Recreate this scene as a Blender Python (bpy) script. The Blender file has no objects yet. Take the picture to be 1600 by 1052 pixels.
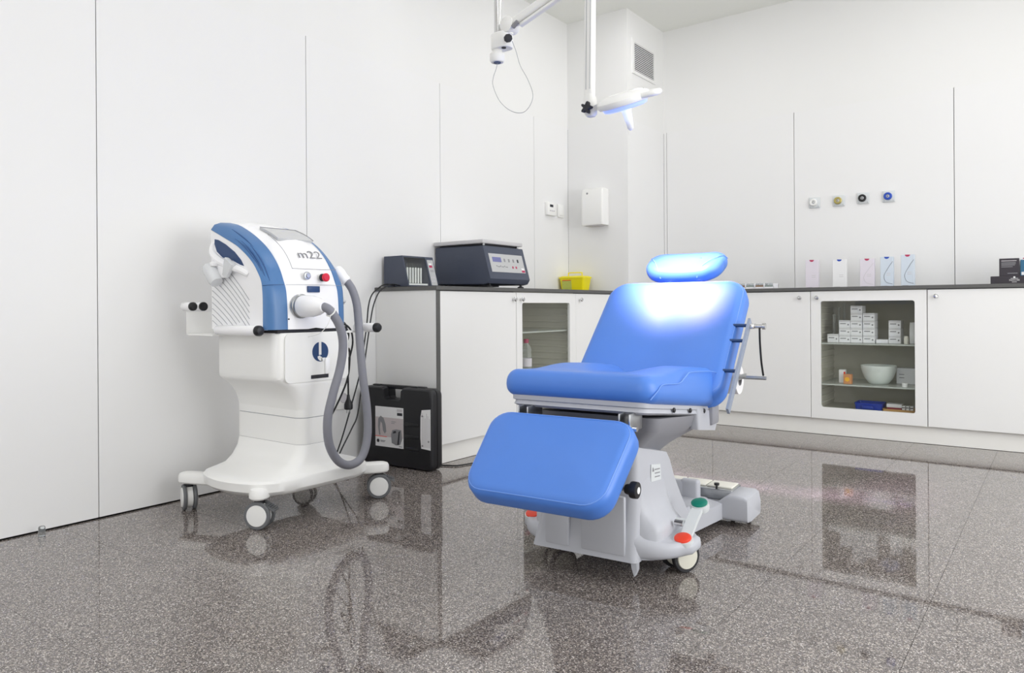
import bpy, bmesh, math, random
from mathutils import Vector, Matrix, Euler
random.seed(7)
C = bpy.context.scene.collection
scene = bpy.context.scene
PI = math.pi

# ------------------------------------------------------------------ camera, world, light, exposure
YAW, ROLL, FPX, HY = 0.6410, 0.0065, 1154.3, 480.4
cam = bpy.data.objects.new('camera', bpy.data.cameras.new('camera'))
C.objects.link(cam)
R = Vector((math.cos(YAW), math.sin(YAW), 0)); F = Vector((-math.sin(YAW), math.cos(YAW), 0)); U = Vector((0, 0, 1))
cx = R * math.cos(ROLL) - U * math.sin(ROLL); cy = R * math.sin(ROLL) + U * math.cos(ROLL)
cam.matrix_world = Matrix(((cx.x, cy.x, -F.x, 2.9287), (cx.y, cy.y, -F.y, 0.0), (cx.z, cy.z, -F.z, 0.7905), (0, 0, 0, 1)))
cam.data.sensor_width = 36; cam.data.lens = FPX / 1600 * 36
cam.data.shift_y = (HY - 526) / 1600
cam.data.clip_start = 0.02
scene.camera = cam

w = bpy.data.worlds.new('world'); scene.world = w; w.use_nodes = True
w.node_tree.nodes['Background'].inputs[0].default_value = (0.9, 0.95, 1, 1)
w.node_tree.nodes['Background'].inputs[1].default_value = 0.3

def area(name, loc, sx, sy, power, color=(1, 1, 1), rot=(0, 0, 0), spread=180):
    l = bpy.data.lights.new(name, 'AREA'); l.shape = 'RECTANGLE'; l.size = sx; l.size_y = sy
    l.energy = power; l.color = color; l.spread = math.radians(spread)
    o = bpy.data.objects.new(name, l); C.objects.link(o); o.location = loc; o.rotation_euler = rot
    return o
for x in (0.95, 2.45, 3.95):
    for y, e in ((-3.2, 7.5), (-1.2, 7.5), (0.7, 3.6), (2.5, 3.6), (4.1, 5.4)):
        area('ceiling_panel_light', (x, y, 2.865), 0.6, 0.6, e, (1.0, 0.99, 0.985))
area('added_fill_light', (2.9, -4.82, 1.45), 3.6, 2.3, 60, (1.0, 1.0, 1.0), (math.radians(90), 0, 0))  # added soft fill from behind the camera, for the vertical faces
for y, e in ((0.42, 10), (2.06, 60), (3.70, 25)):
    area('added_fill_light', (4.93, y, 1.35), 1.6, 2.0, e, (1.0, 1.0, 1.0), (math.radians(90), 0, math.radians(90)))  # added side fill, out of view, to lift cabinet fronts and left wall
scene.cycles.max_bounces = 16; scene.cycles.diffuse_bounces = 8; scene.cycles.glossy_bounces = 6; scene.cycles.transmission_bounces = 10

vs = scene.view_settings
scene.display_settings.display_device = 'sRGB'
vs.view_transform = 'Standard'; vs.look = 'None'; vs.gamma = 1; vs.use_curve_mapping = False
vs.exposure = 0.0

# ------------------------------------------------------------------ materials
def lin(h):
    h = h.lstrip('#'); c = [int(h[i:i + 2], 16) / 255 for i in (0, 2, 4)]
    return tuple(x / 12.92 if x <= 0.04045 else ((x + 0.055) / 1.055) ** 2.4 for x in c) + (1,)
def mat(name, col, rough=0.45, metal=0.0, noise=0.0, nscale=40, bump=0.0, bscale=300, trans=0.0, ior=1.45, alpha=1.0, coat=0.0, emit=None, estr=0.0):
    m = bpy.data.materials.new(name); m.use_nodes = True
    nt = m.node_tree; b = nt.nodes['Principled BSDF']; c = lin(col) if isinstance(col, str) else col
    b.inputs['Base Color'].default_value = c; b.inputs['Roughness'].default_value = rough
    b.inputs['Metallic'].default_value = metal; b.inputs['IOR'].default_value = ior
    b.inputs['Transmission Weight'].default_value = trans; b.inputs['Alpha'].default_value = alpha
    b.inputs['Coat Weight'].default_value = coat
    if emit: b.inputs['Emission Color'].default_value = lin(emit); b.inputs['Emission Strength'].default_value = estr
    tc = nt.nodes.new('ShaderNodeTexCoord')
    if noise:
        n = nt.nodes.new('ShaderNodeTexNoise'); n.inputs['Scale'].default_value = nscale; n.inputs['Detail'].default_value = 4
        nt.links.new(tc.outputs['Object'], n.inputs['Vector'])
        mx = nt.nodes.new('ShaderNodeMix'); mx.data_type = 'RGBA'
        mx.inputs[6].default_value = tuple(x * (1 - noise) for x in c[:3]) + (1,)
        mx.inputs[7].default_value = tuple(min(1, x * (1 + noise)) for x in c[:3]) + (1,)
        nt.links.new(n.outputs['Fac'], mx.inputs[0]); nt.links.new(mx.outputs[2], b.inputs['Base Color'])
    if bump:
        n = nt.nodes.new('ShaderNodeTexNoise'); n.inputs['Scale'].default_value = bscale
        nt.links.new(tc.outputs['Object'], n.inputs['Vector'])
        bp = nt.nodes.new('ShaderNodeBump'); bp.inputs['Strength'].default_value = bump; bp.inputs['Distance'].default_value = 0.001
        nt.links.new(n.outputs['Fac'], bp.inputs['Height']); nt.links.new(bp.outputs['Normal'], b.inputs['Normal'])
    return m

M = {}
M['wall'] = mat('white_wall_paint', '#e8e8e7', 0.6, noise=0.01, nscale=3, bump=0.05, bscale=120)
M['panel'] = mat('white_wall_laminate', '#e8e8e8', 0.4, noise=0.008, nscale=2)
M['ceil'] = mat('ceiling_paint', '#edeee9', 0.9, noise=0.015, nscale=3)
M['gap'] = mat('dark_joint', '#3a3a38', 0.9)
M['cab'] = mat('white_cabinet_laminate', '#ececeb', 0.35, noise=0.008, nscale=3)
M['carcass_shade'] = mat('shade_grey_carcass', '#77777a', 0.6)  # dark colour stands in for shade inside the gaps between doors
M['inside'] = mat('cabinet_interior', '#c9c6ba', 0.6, noise=0.04, nscale=6)
M['kick'] = mat('white_plinth', '#f2f1ed', 0.5)
M['counter'] = mat('dark_slate_laminate', '#5b5b5a', 0.45, noise=0.1, nscale=60)
M['chrome'] = mat('chrome', '#d8d8d8', 0.15, 1.0)
M['steel'] = mat('brushed_steel', '#b4b6b8', 0.32, 1.0, noise=0.08, nscale=80)
M['railsteel'] = mat('dull_aluminium', '#939db0', 0.4, 0.3)
M['glass'] = mat('clear_glass', '#f4fbf7', 0.02, trans=1.0, ior=1.45)
M['milky'] = mat('milky_plastic', '#eef0f2', 0.25, trans=0.25, ior=1.3)
def thin_glass(name, tint, refl=0.06, rough=0.02):
    m = bpy.data.materials.new(name); m.use_nodes = True; nt = m.node_tree; nt.nodes.clear()
    o = nt.nodes.new('ShaderNodeOutputMaterial'); mx = nt.nodes.new('ShaderNodeMixShader'); t = nt.nodes.new('ShaderNodeBsdfTransparent'); g = nt.nodes.new('ShaderNodeBsdfGlossy')
    lw0 = nt.nodes.new('ShaderNodeLayerWeight'); lw0.inputs['Blend'].default_value = 0.5
    pw = nt.nodes.new('ShaderNodeMath'); pw.operation = 'POWER'; pw.inputs[1].default_value = 5; nt.links.new(lw0.outputs['Facing'], pw.inputs[0])
    lw = nt.nodes.new('ShaderNodeMath'); lw.operation = 'MULTIPLY_ADD'; lw.inputs[1].default_value = 0.9; lw.inputs[2].default_value = 0.03; nt.links.new(pw.outputs[0], lw.inputs[0])
    t.inputs['Color'].default_value = lin(tint); g.inputs['Roughness'].default_value = rough
    nt.links.new(lw.outputs[0], mx.inputs[0]); nt.links.new(t.outputs[0], mx.inputs[1]); nt.links.new(g.outputs[0], mx.inputs[2]); nt.links.new(mx.outputs[0], o.inputs['Surface'])
    return m
M['pane'] = thin_glass('window_glass', '#fdfefd')
M['frost'] = mat('frosted_glass', '#f2f8f5', 0.3, alpha=0.7)
M['clear'] = mat('clear_plastic', '#f2f6f8', 0.1, trans=0.9, ior=1.2)
M['machine'] = mat('machine_white_plastic', '#f3f3f1', 0.32, noise=0.008, nscale=8)
M['shell'] = mat('machine_gloss_white', '#f8f8fa', 0.22, noise=0.005, nscale=8)
M['mblue'] = mat('machine_blue_plastic', '#4d78ab', 0.32, noise=0.03, nscale=30)
M['groove'] = mat('blue_groove', '#3b6196', 0.5)
M['navy'] = mat('navy_blue', '#22416f', 0.4)
M['greyline'] = mat('grey_line', '#a4a6ab', 0.5)
M['black'] = mat('black_plastic', '#1b1b1f', 0.38, noise=0.1, nscale=40)
M['rubber'] = mat('black_rubber', '#2b2b2e', 0.6)
M['tyre'] = mat('grey_tyre', '#6b6d70', 0.55)
M['hose'] = mat('grey_hose', '#85868f', 0.5, noise=0.04, nscale=60)
M['red'] = mat('red_plastic', '#d9263c', 0.3)
M['orange'] = mat('orange_red_plastic', '#e8452c', 0.35)
M['green'] = mat('teal_green_plastic', '#0b7a68', 0.35)
M['screen'] = mat('grey_screen', '#c6c7c8', 0.15)
M['vinyl'] = mat('blue_vinyl', '#4b80d8', 0.40, ior=1.55, noise=0.02, nscale=20, bump=0.12, bscale=700)
M['piping'] = mat('blue_vinyl_piping', '#6f9ae6', 0.42)
M['chair'] = mat('chair_grey_plastic', '#b9bbc2', 0.4, noise=0.015, nscale=12)
M['chairdark'] = mat('chair_mid_grey_plastic', '#8f9097', 0.45, noise=0.015, nscale=12)
M['chairlite'] = mat('chair_light_plastic', '#d4d8da', 0.4)
M['cream'] = mat('cream_pad', '#e6e4da', 0.5)
M['ivory'] = mat('ivory_wheel', '#dcdacd', 0.45)
M['device'] = mat('blue_grey_metal', '#454b5b', 0.4, noise=0.05, nscale=60, bump=0.06, bscale=500)
M['devlid'] = mat('lid_grey', '#c3c2c4', 0.4)
M['devpanel'] = mat('panel_silver', '#b9babb', 0.4)
M['lcd'] = mat('lcd_violet', '#6f71a3', 0.2)
M['pink'] = mat('crimson_label', '#b4325a', 0.4)
M['white'] = mat('white_plastic', '#eeeeec', 0.4)
M['paper'] = mat('white_paper', '#e9e9ea', 0.7)
M['print'] = mat('grey_print', '#8c8c90', 0.7)
M['printdark'] = mat('dark_print', '#303036', 0.7)
M['printlight'] = mat('pale_print', '#c9c6c9', 0.7)
M['photo'] = mat('pinkish_grey_print', '#c8bfc0', 0.7)
M['yellow'] = mat('yellow_plastic', '#f2e30c', 0.35)
M['yellowlabel'] = mat('olive_label', '#c5cc63', 0.6, noise=0.25, nscale=220)
M['blueprint'] = mat('blue_print', '#2a4fb4', 0.5)
M['carton'] = mat('white_carton', '#f0f0f4', 0.6)
M['cartonblue'] = mat('pale_blue_carton', '#cfd9e4', 0.55)
M['cartonpink'] = mat('pale_pink_carton', '#dfd9e2', 0.55)
M['blackcarton'] = mat('black_carton', '#38333a', 0.5)
M['tubeblue'] = mat('blue_tube_carton', '#2f6688', 0.45)
M['tan'] = mat('tan_tray', '#c39a62', 0.5)
M['orangebox'] = mat('orange_carton', '#c98a5a', 0.55)
M['ball'] = mat('yellow_print', '#f0b429', 0.5)
M['bluetray'] = mat('blue_tray', '#1c3a9e', 0.4)
M['maroon'] = mat('maroon_carton', '#8a2f38', 0.5)
M['brown'] = mat('brown_fill', '#8b7462', 0.7, noise=0.3, nscale=150)
M['greygreen'] = mat('grey_green_fill', '#8a938f', 0.7, noise=0.3, nscale=150)
M['led'] = mat('cool_white_led', '#dfe6ff', 0.3, emit='#b8c8ff', estr=6.0)
M['ledblue'] = mat('led_side_glow', '#9fb2ff', 0.3, emit='#8ea4ff', estr=0.8)
M['gold'] = mat('gold_ring', '#b5a766', 0.3, 0.6)

def terrazzo():
    m = bpy.data.materials.new('polished_terrazzo'); m.use_nodes = True
    nt = m.node_tree; b = nt.nodes['Principled BSDF']; L = nt.links
    g = nt.nodes.new('ShaderNodeNewGeometry')
    def vor(scale):
        v = nt.nodes.new('ShaderNodeTexVoronoi'); v.inputs['Scale'].default_value = scale
        L.new(g.outputs['Position'], v.inputs['Vector']); return v
    v1 = vor(420); v2 = vor(210)
    sep = nt.nodes.new('ShaderNodeSeparateColor'); L.new(v1.outputs['Color'], sep.inputs[0])
    r1 = nt.nodes.new('ShaderNodeValToRGB'); r1.color_ramp.interpolation = 'CONSTANT'
    cols = [(0, '#443e3b'), (0.2, '#5d5653'), (0.45, '#726a67'), (0.68, '#89817d'), (0.86, '#aba39f'), (0.955, '#d8d2ce')]
    e = r1.color_ramp.elements
    e[0].position, e[0].color = 0, lin(cols[0][1]); e[1].position, e[1].color = cols[1][0], lin(cols[1][1])
    for p, c in cols[2:]:
        k = e.new(p); k.color = lin(c)
    L.new(sep.outputs[0], r1.inputs[0])
    sep2 = nt.nodes.new('ShaderNodeSeparateColor'); L.new(v2.outputs['Color'], sep2.inputs[0])
    r2 = nt.nodes.new('ShaderNodeValToRGB'); r2.color_ramp.interpolation = 'CONSTANT'
    r2.color_ramp.elements[0].color = (0, 0, 0, 1); r2.color_ramp.elements[1].position = 0.88; r2.color_ramp.elements[1].color = (1, 1, 1, 1)
    L.new(sep2.outputs[1], r2.inputs[0])
    mx = nt.nodes.new('ShaderNodeMix'); mx.data_type = 'RGBA'; mx.inputs[7].default_value = lin('#b3a9a0')
    mul = nt.nodes.new('ShaderNodeMath'); mul.operation = 'MULTIPLY'; mul.inputs[1].default_value = 0.5
    L.new(r2.outputs[0], mul.inputs[0]); L.new(mul.outputs[0], mx.inputs[0]); L.new(r1.outputs[0], mx.inputs[6])
    n = nt.nodes.new('ShaderNodeTexNoise'); n.inputs['Scale'].default_value = 1.3; L.new(g.outputs['Position'], n.inputs['Vector'])
    mr = nt.nodes.new('ShaderNodeMapRange'); mr.inputs['To Min'].default_value = 0.02; mr.inputs['To Max'].default_value = 0.045
    L.new(n.outputs['Fac'], mr.inputs['Value']); L.new(mr.outputs['Result'], b.inputs['Roughness'])
    L.new(mx.outputs[2], b.inputs['Base Color']); b.inputs['IOR'].default_value = 1.7
    return m
M['floor'] = terrazzo()

# ------------------------------------------------------------------ mesh helpers
class MB:
    def __init__(s): s.b = bmesh.new()
    def add(s, verts, faces, mi=0):
        vs = [s.b.verts.new(v) for v in verts]
        for f in faces:
            try:
                fc = s.b.faces.new([vs[i] for i in f]); fc.material_index = mi
            except ValueError: pass
        return vs
    def box(s, a, b, r=0.0, seg=2, mi=0):
        t = bmesh.new()
        bmesh.ops.create_cube(t, size=1.0)
        for v in t.verts: v.co = Vector([(a[i] + b[i]) / 2 + v.co[i] * (b[i] - a[i]) for i in range(3)])
        if r > 0: bmesh.ops.bevel(t, geom=list(t.edges), offset=r, segments=seg, profile=0.5, affect='EDGES')
        s.merge(t, mi); return s
    def merge(s, t, mi=0, mtx=None):
        t.verts.ensure_lookup_table(); t.verts.index_update()
        s.add([(mtx @ v.co if mtx else v.co.copy()) for v in t.verts], [[v.index for v in f.verts] for f in t.faces], mi)
        t.free()
    def loft(s, rings, cap0=True, cap1=True, closed=True, mi=0):
        n = len(rings[0]); V = [p for r in rings for p in r]; Fs = []
        for k in range(len(rings) - 1):
            for i in range(n if closed else n - 1):
                j = (i + 1) % n
                Fs.append((k * n + i, k * n + j, (k + 1) * n + j, (k + 1) * n + i))
        if cap0: Fs.append(tuple(range(n - 1, -1, -1)))
        if cap1: Fs.append(tuple((len(rings) - 1) * n + i for i in range(n)))
        s.add(V, Fs, mi); return s
    def cyl(s, p0, p1, r0, r1=None, n=20, mi=0, bev=0.0):
        p0, p1 = Vector(p0), Vector(p1); r1 = r0 if r1 is None else r1
        d = (p1 - p0); L = d.length; d.normalize(); a = d.orthogonal().normalized(); b = d.cross(a)
        def ring(c, r): return [c + (a * math.cos(2 * PI * i / n) + b * math.sin(2 * PI * i / n)) * r for i in range(n)]
        if bev > 0:
            prof = [(0, r0 - bev), (bev * .3, r0 - bev * .3), (bev, r0), (L - bev, r1), (L - bev * .3, r1 - bev * .3), (L, r1 - bev)]
        else: prof = [(0, r0), (L, r1)]
        return s.loft([ring(p0 + d * h, r) for h, r in prof], mi=mi)
    def lathe(s, p0, axis, prof, n=24, mi=0, caps=True):
        p0 = Vector(p0); d = Vector(axis).normalized(); a = d.orthogonal().normalized(); b = d.cross(a)
        return s.loft([[p0 + d * h + (a * math.cos(2 * PI * i / n) + b * math.sin(2 * PI * i / n)) * max(r, 1e-4) for i in range(n)] for r, h in prof], caps, caps, mi=mi)
    def tube(s, pts, r, n=10, mi=0, closed=False, smooth=6):
        P = spline(pts, smooth, closed) if smooth else [Vector(p) for p in pts]
        rings = []; m = len(P); prev = None
        for i, p in enumerate(P):
            t = (P[(i + 1) % m] - P[i - 1]) if closed else (P[min(i + 1, m - 1)] - P[max(i - 1, 0)])
            t.normalize()
            if prev is None: a = t.orthogonal().normalized()
            else:
                a = prev - t * prev.dot(t)
                a = a.normalized() if a.length > 1e-6 else t.orthogonal().normalized()
            prev = a; b = t.cross(a); rr = r(i / (m - 1)) if callable(r) else r
            rings.append([p + (a * math.cos(2 * PI * k / n) + b * math.sin(2 * PI * k / n)) * rr for k in range(n)])
        if closed: rings.append(rings[0])
        return s.loft(rings, not closed, not closed, mi=mi)
    def prism(s, outline, off, mi=0):
        off = Vector(off); a = [Vector(p) for p in outline]
        return s.loft([a, [p + off for p in a]], mi=mi)
    def move(s, fn):
        for v in s.b.verts: v.co = fn(v.co)
        return s
    def build(s, name, mats, parent=None, loc=None, rot=None, smooth=35):
        bmesh.ops.remove_doubles(s.b, verts=s.b.verts, dist=1e-6)
        bmesh.ops.recalc_face_normals(s.b, faces=s.b.faces)
        me = bpy.data.meshes.new(name); s.b.to_mesh(me); s.b.free()
        for mm in (mats if isinstance(mats, (list, tuple)) else [mats]): me.materials.append(M[mm] if isinstance(mm, str) else mm)
        if smooth:
            me.polygons.foreach_set('use_smooth', [True] * len(me.polygons)); me.set_sharp_from_angle(angle=math.radians(smooth))
        o = bpy.data.objects.new(name, me); C.objects.link(o)
        if parent is not None: o.parent = parent
        if loc: o.location = loc
        if rot: o.rotation_euler = rot
        return o
def spline(pts, k=6, closed=False):
    P = [Vector(p) for p in pts]; n = len(P); out = []
    for i in range(n if closed else n - 1):
        p0 = P[(i - 1) % n] if closed or i > 0 else P[0]; p1 = P[i]; p2 = P[(i + 1) % n]
        p3 = P[(i + 2) % n] if closed or i + 2 < n else P[-1]
        for j in range(k):
            t = j / k
            out.append(0.5 * ((2 * p1) + (p2 - p0) * t + (2 * p0 - 5 * p1 + 4 * p2 - p3) * t * t + (3 * p1 - p0 - 3 * p2 + p3) * t ** 3))
    if not closed: out.append(P[-1])
    return out
def rr(w_, d_, r, z=0.0, cx_=0.0, cy_=0.0, n=6):
    r = max(min(r, w_ / 2 - 1e-4, d_ / 2 - 1e-4), 1e-4); out = []
    for (sx, sy, a0) in ((1, 1, 0), (-1, 1, PI / 2), (-1, -1, PI), (1, -1, 1.5 * PI)):
        for i in range(n + 1):
            a = a0 + i / n * PI / 2
            out.append(Vector((cx_ + sx * (w_ / 2 - r) + r * math.cos(a), cy_ + sy * (d_ / 2 - r) + r * math.sin(a), z)))
    return out
def dens(r, n, k):
    out = []; N = len(r)
    for i in range(N):
        q = r[(i + 1) % N]; m_ = k if i % (n + 1) == n else 1
        for j in range(m_): out.append(r[i].lerp(q, j / m_))
    return out
def cushion(w_, d_, t, rc, re, puff=0.0, n=6, k=6):
    """rounded slab: rings from underside centre to topside centre; z from 0 to t"""
    rings = []
    def R_(inset, z): rings.append(rr(w_ - 2 * inset, d_ - 2 * inset, max(rc - inset, 0.008), z, n=n) if True else None); rings[-1] = dens(rings[-1], n, 12)
    for f in (0.8, 0.3): R_(re + f * (min(w_, d_) / 2 - re) * .9, 0)
    for i in range(k + 1):
        a = i / k * PI / 2; R_(re * (1 - math.sin(a)), re * (1 - math.cos(a)))
    for i in range(k + 1):
        a = i / k * PI / 2; R_(re * (1 - math.cos(a)), t - re + re * math.sin(a))
    for f in (.12, .3, .5, .7, .88):
        R_(re + f * (min(w_, d_) / 2 - re), t + puff * math.sin(f * PI / 2))
    m = MB(); m.loft(rings); return m
def tag(o, label=None, cat=None, group=None, kind=None):
    for k, v in (('label', label), ('category', cat), ('group', group), ('kind', kind)):
        if v: o[k] = v
    return o
def thing(name, label, cat, loc=(0, 0, 0), rot=(0, 0, 0), group=None):
    o = bpy.data.objects.new(name, None); C.objects.link(o); o.empty_display_size = 0.05
    o.location = loc; o.rotation_euler = rot
    return tag(o, label, cat, group)
def text(name, s, size, material, parent, loc, rot, depth=0.0006, align='CENTER', sx=1.0):
    cu = bpy.data.curves.new(name, 'FONT'); cu.body = s; cu.size = size; cu.align_x = align; cu.align_y = 'CENTER'; cu.extrude = depth
    t = bpy.data.objects.new(name + '_tmp', cu); C.objects.link(t)
    dg = bpy.context.evaluated_depsgraph_get(); me = bpy.data.meshes.new_from_object(t.evaluated_get(dg))
    bpy.data.objects.remove(t); me.materials.clear(); me.materials.append(M[material])
    if sx != 1:
        for v in me.vertices: v.co.x *= sx
    o = bpy.data.objects.new(name, me); C.objects.link(o); o.parent = parent; o.location = loc; o.rotation_euler = rot
    return o
FX = (PI / 2, 0, PI / 2)      # text that faces +X
FY = (PI / 2, 0, 0)           # text that faces -Y

# ------------------------------------------------------------------ room shell
RX, RY0, RY1, H, PT = 4.9, -4.9, 5.21, 2.88, 2.11
fl = MB().box((-0.1, RY0 - .1, -0.08), (RX + .1, RY1 + .1, -0.004)).build('floor', 'gap', smooth=0); tag(fl, kind='structure')
tile_mesh = None
TS = 0.4
x = 2.242 - 6 * TS
ix = 0
while x < RX:
    y = 5.17 - 18 * TS
    while y < RY1:
        x0, x1, y0, y1 = max(x, 0.0), min(x + TS, RX), max(y, RY0), min(y + TS, RY1)
        if x1 - x0 > .01 and y1 - y0 > .01 and (y1 > -0.05):
            g = 0.0005
            full = abs(x1 - x0 - TS) < 1e-4 and abs(y1 - y0 - TS) < 1e-4
            if full and tile_mesh:
                o = bpy.data.objects.new('tile', tile_mesh); C.objects.link(o); o.parent = fl
            else:
                m = MB().box((g, g, -0.003), (x1 - x0 - g, y1 - y0 - g, 0)); o = m.build('tile', 'floor', fl, smooth=0)
                if full: tile_mesh = o.data
            o.location = (x0, y0, 0)
        y += TS
    x += TS
m = MB().box((0, RY0, -0.003), (RX, -0.05, 0)); o = m.build('floor_rest', 'floor', fl, smooth=0); o['kind'] = 'stuff'

def struct(name, m, mats): return tag(m.build(name, mats, smooth=0), kind='structure')
struct('ceiling', MB().box((-.1, RY0 - .1, H), (RX + .1, RY1 + .1, H + .1)), 'ceil')
wl = struct('wall_left', MB().box((-.15, RY0, 0), (-.02, RY1, PT), mi=1).box((-.15, RY0, PT), (0, RY1, H), mi=0), ['wall', 'gap'])
wb = struct('wall_back', MB().box((-.15, RY1 + .02, 0), (RX, RY1 + .15, PT), mi=1).box((-.15, RY1, PT), (RX, RY1 + .15, H), mi=0), ['wall', 'gap'])
WY0, WY1, WZ0, WZ1 = -0.4, 4.6, .30, 2.40
struct('wall_right', MB().box((RX, RY0, 0), (RX + .1, WY0, H)).box((RX, WY1, 0), (RX + .1, RY1 + .1, H)).box((RX, WY0, 0), (RX + .1, WY1, WZ0)).box((RX, WY0, WZ1), (RX + .1, WY1, H)), 'wall')
m = MB().box((RX + .03, WY0, WZ0), (RX + .08, WY1, WZ0 + .05)).box((RX + .03, WY0, WZ1 - .05), (RX + .08, WY1, WZ1))
for y in (WY0, 1.225, 2.85, WY1 - .05): m.box((RX + .03, y, WZ0 + .05), (RX + .08, y + .05, WZ1 - .05))
wn2 = struct('added_window_2', m, 'white')  # made-up unseen frame around the side fill lights
for y in (WY0, 1.225, 2.85): MB().box((RX + .05, y + .05, WZ0 + .05), (RX + .056, y + 1.625, WZ1 - .05)).build('pane', 'pane', wn2, smooth=0)
struct('wall_front', MB().box((-.15, RY0 - .1, 0), (.28, RY0, H)).box((4.72, RY0 - .1, 0), (RX + .1, RY0, H)).box((.28, RY0 - .1, 0), (4.72, RY0, .25)).box((.28, RY0 - .1, 2.65), (4.72, RY0, H)), 'wall')
wn = struct('added_window_1', MB().box((.28, RY0 - .08, .25), (.33, RY0 - .02, 2.65)).box((4.67, RY0 - .08, .25), (4.72, RY0 - .02, 2.65)).box((.33, RY0 - .08, .25), (4.67, RY0 - .02, .30)).box((.33, RY0 - .08, 2.60), (4.67, RY0 - .02, 2.65)).box((2.47, RY0 - .08, .30), (2.53, RY0 - .02, 2.60)), 'white')  # made-up unseen frame around the fill light behind the camera
for a_, b_ in ((.33, 2.47), (2.53, 4.67)):
    MB().box((a_, RY0 - .055, .30), (b_, RY0 - .049, 2.60)).build('pane', 'pane', wn, smooth=0)
PILX, PILY = 0.494, 4.627
wc = struct('wall_corner', MB().box((.0, PILY + .02, 0), (PILX - .02, RY1, PT), mi=1).box((0, PILY, PT), (PILX, RY1, H), mi=0), ['wall', 'gap'])
def wpanel(parent, a, b):
    return MB().box(a, b).build('wall_panel', 'panel', parent, smooth=0)
ys = [-4.9, -3.50, -2.54, -1.58, -0.62, 0.342, 1.303, 2.271, 3.229, 4.190, PILY]
for i in range(len(ys) - 1):
    wpanel(wl, (-.019, ys[i] + .0018, .006), (0, ys[i + 1] - (.0018 if i < len(ys) - 2 else 0.0), PT))
wpanel(wc, (0.0015, PILY, .006), (PILX, PILY + .018, PT))
wpanel(wc, (PILX - .018, PILY + .019, .006), (PILX, RY1, PT))
xs = [PILX, .518, 1.458, 2.402, 3.345, 4.29, RX]
for i in range(len(xs) - 1):
    wpanel(wb, (xs[i] + .0018, RY1, .006), (xs[i + 1] - .0018, RY1 + .019, PT))

# ------------------------------------------------------------------ built-in cabinets
ZC, CT, ZB = 0.90, 0.02, 0.103
LX, LY0 = 0.434, 2.714         # left run: front plane x, end y
BY = 4.727                     # back run: front plane y
struct('baseboard_left', MB().box((0.0, LY0 + .01, 0.002), (LX - .03, BY + .03, ZB - .003)), 'kick')
struct('baseboard_back', MB().box((LX - .029, BY + .034, 0.002), (2.940, BY + .05, ZB - .003)), 'kick')
# worktops
ct = MB().box((.001, LY0 - .008, ZC - CT), (LX + .01, PILY - .001, ZC))
tag(ct.build('countertop', 'counter', smooth=0), 'thin dark slate worktop under the blue-grey centrifuge', 'countertop')
ct = MB().box((PILX + .002, BY - .01, ZC - CT), (2.955, RY1, ZC))
tag(ct.build('countertop', 'counter', smooth=0), 'long thin dark slate worktop along the back wall', 'countertop')

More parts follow.
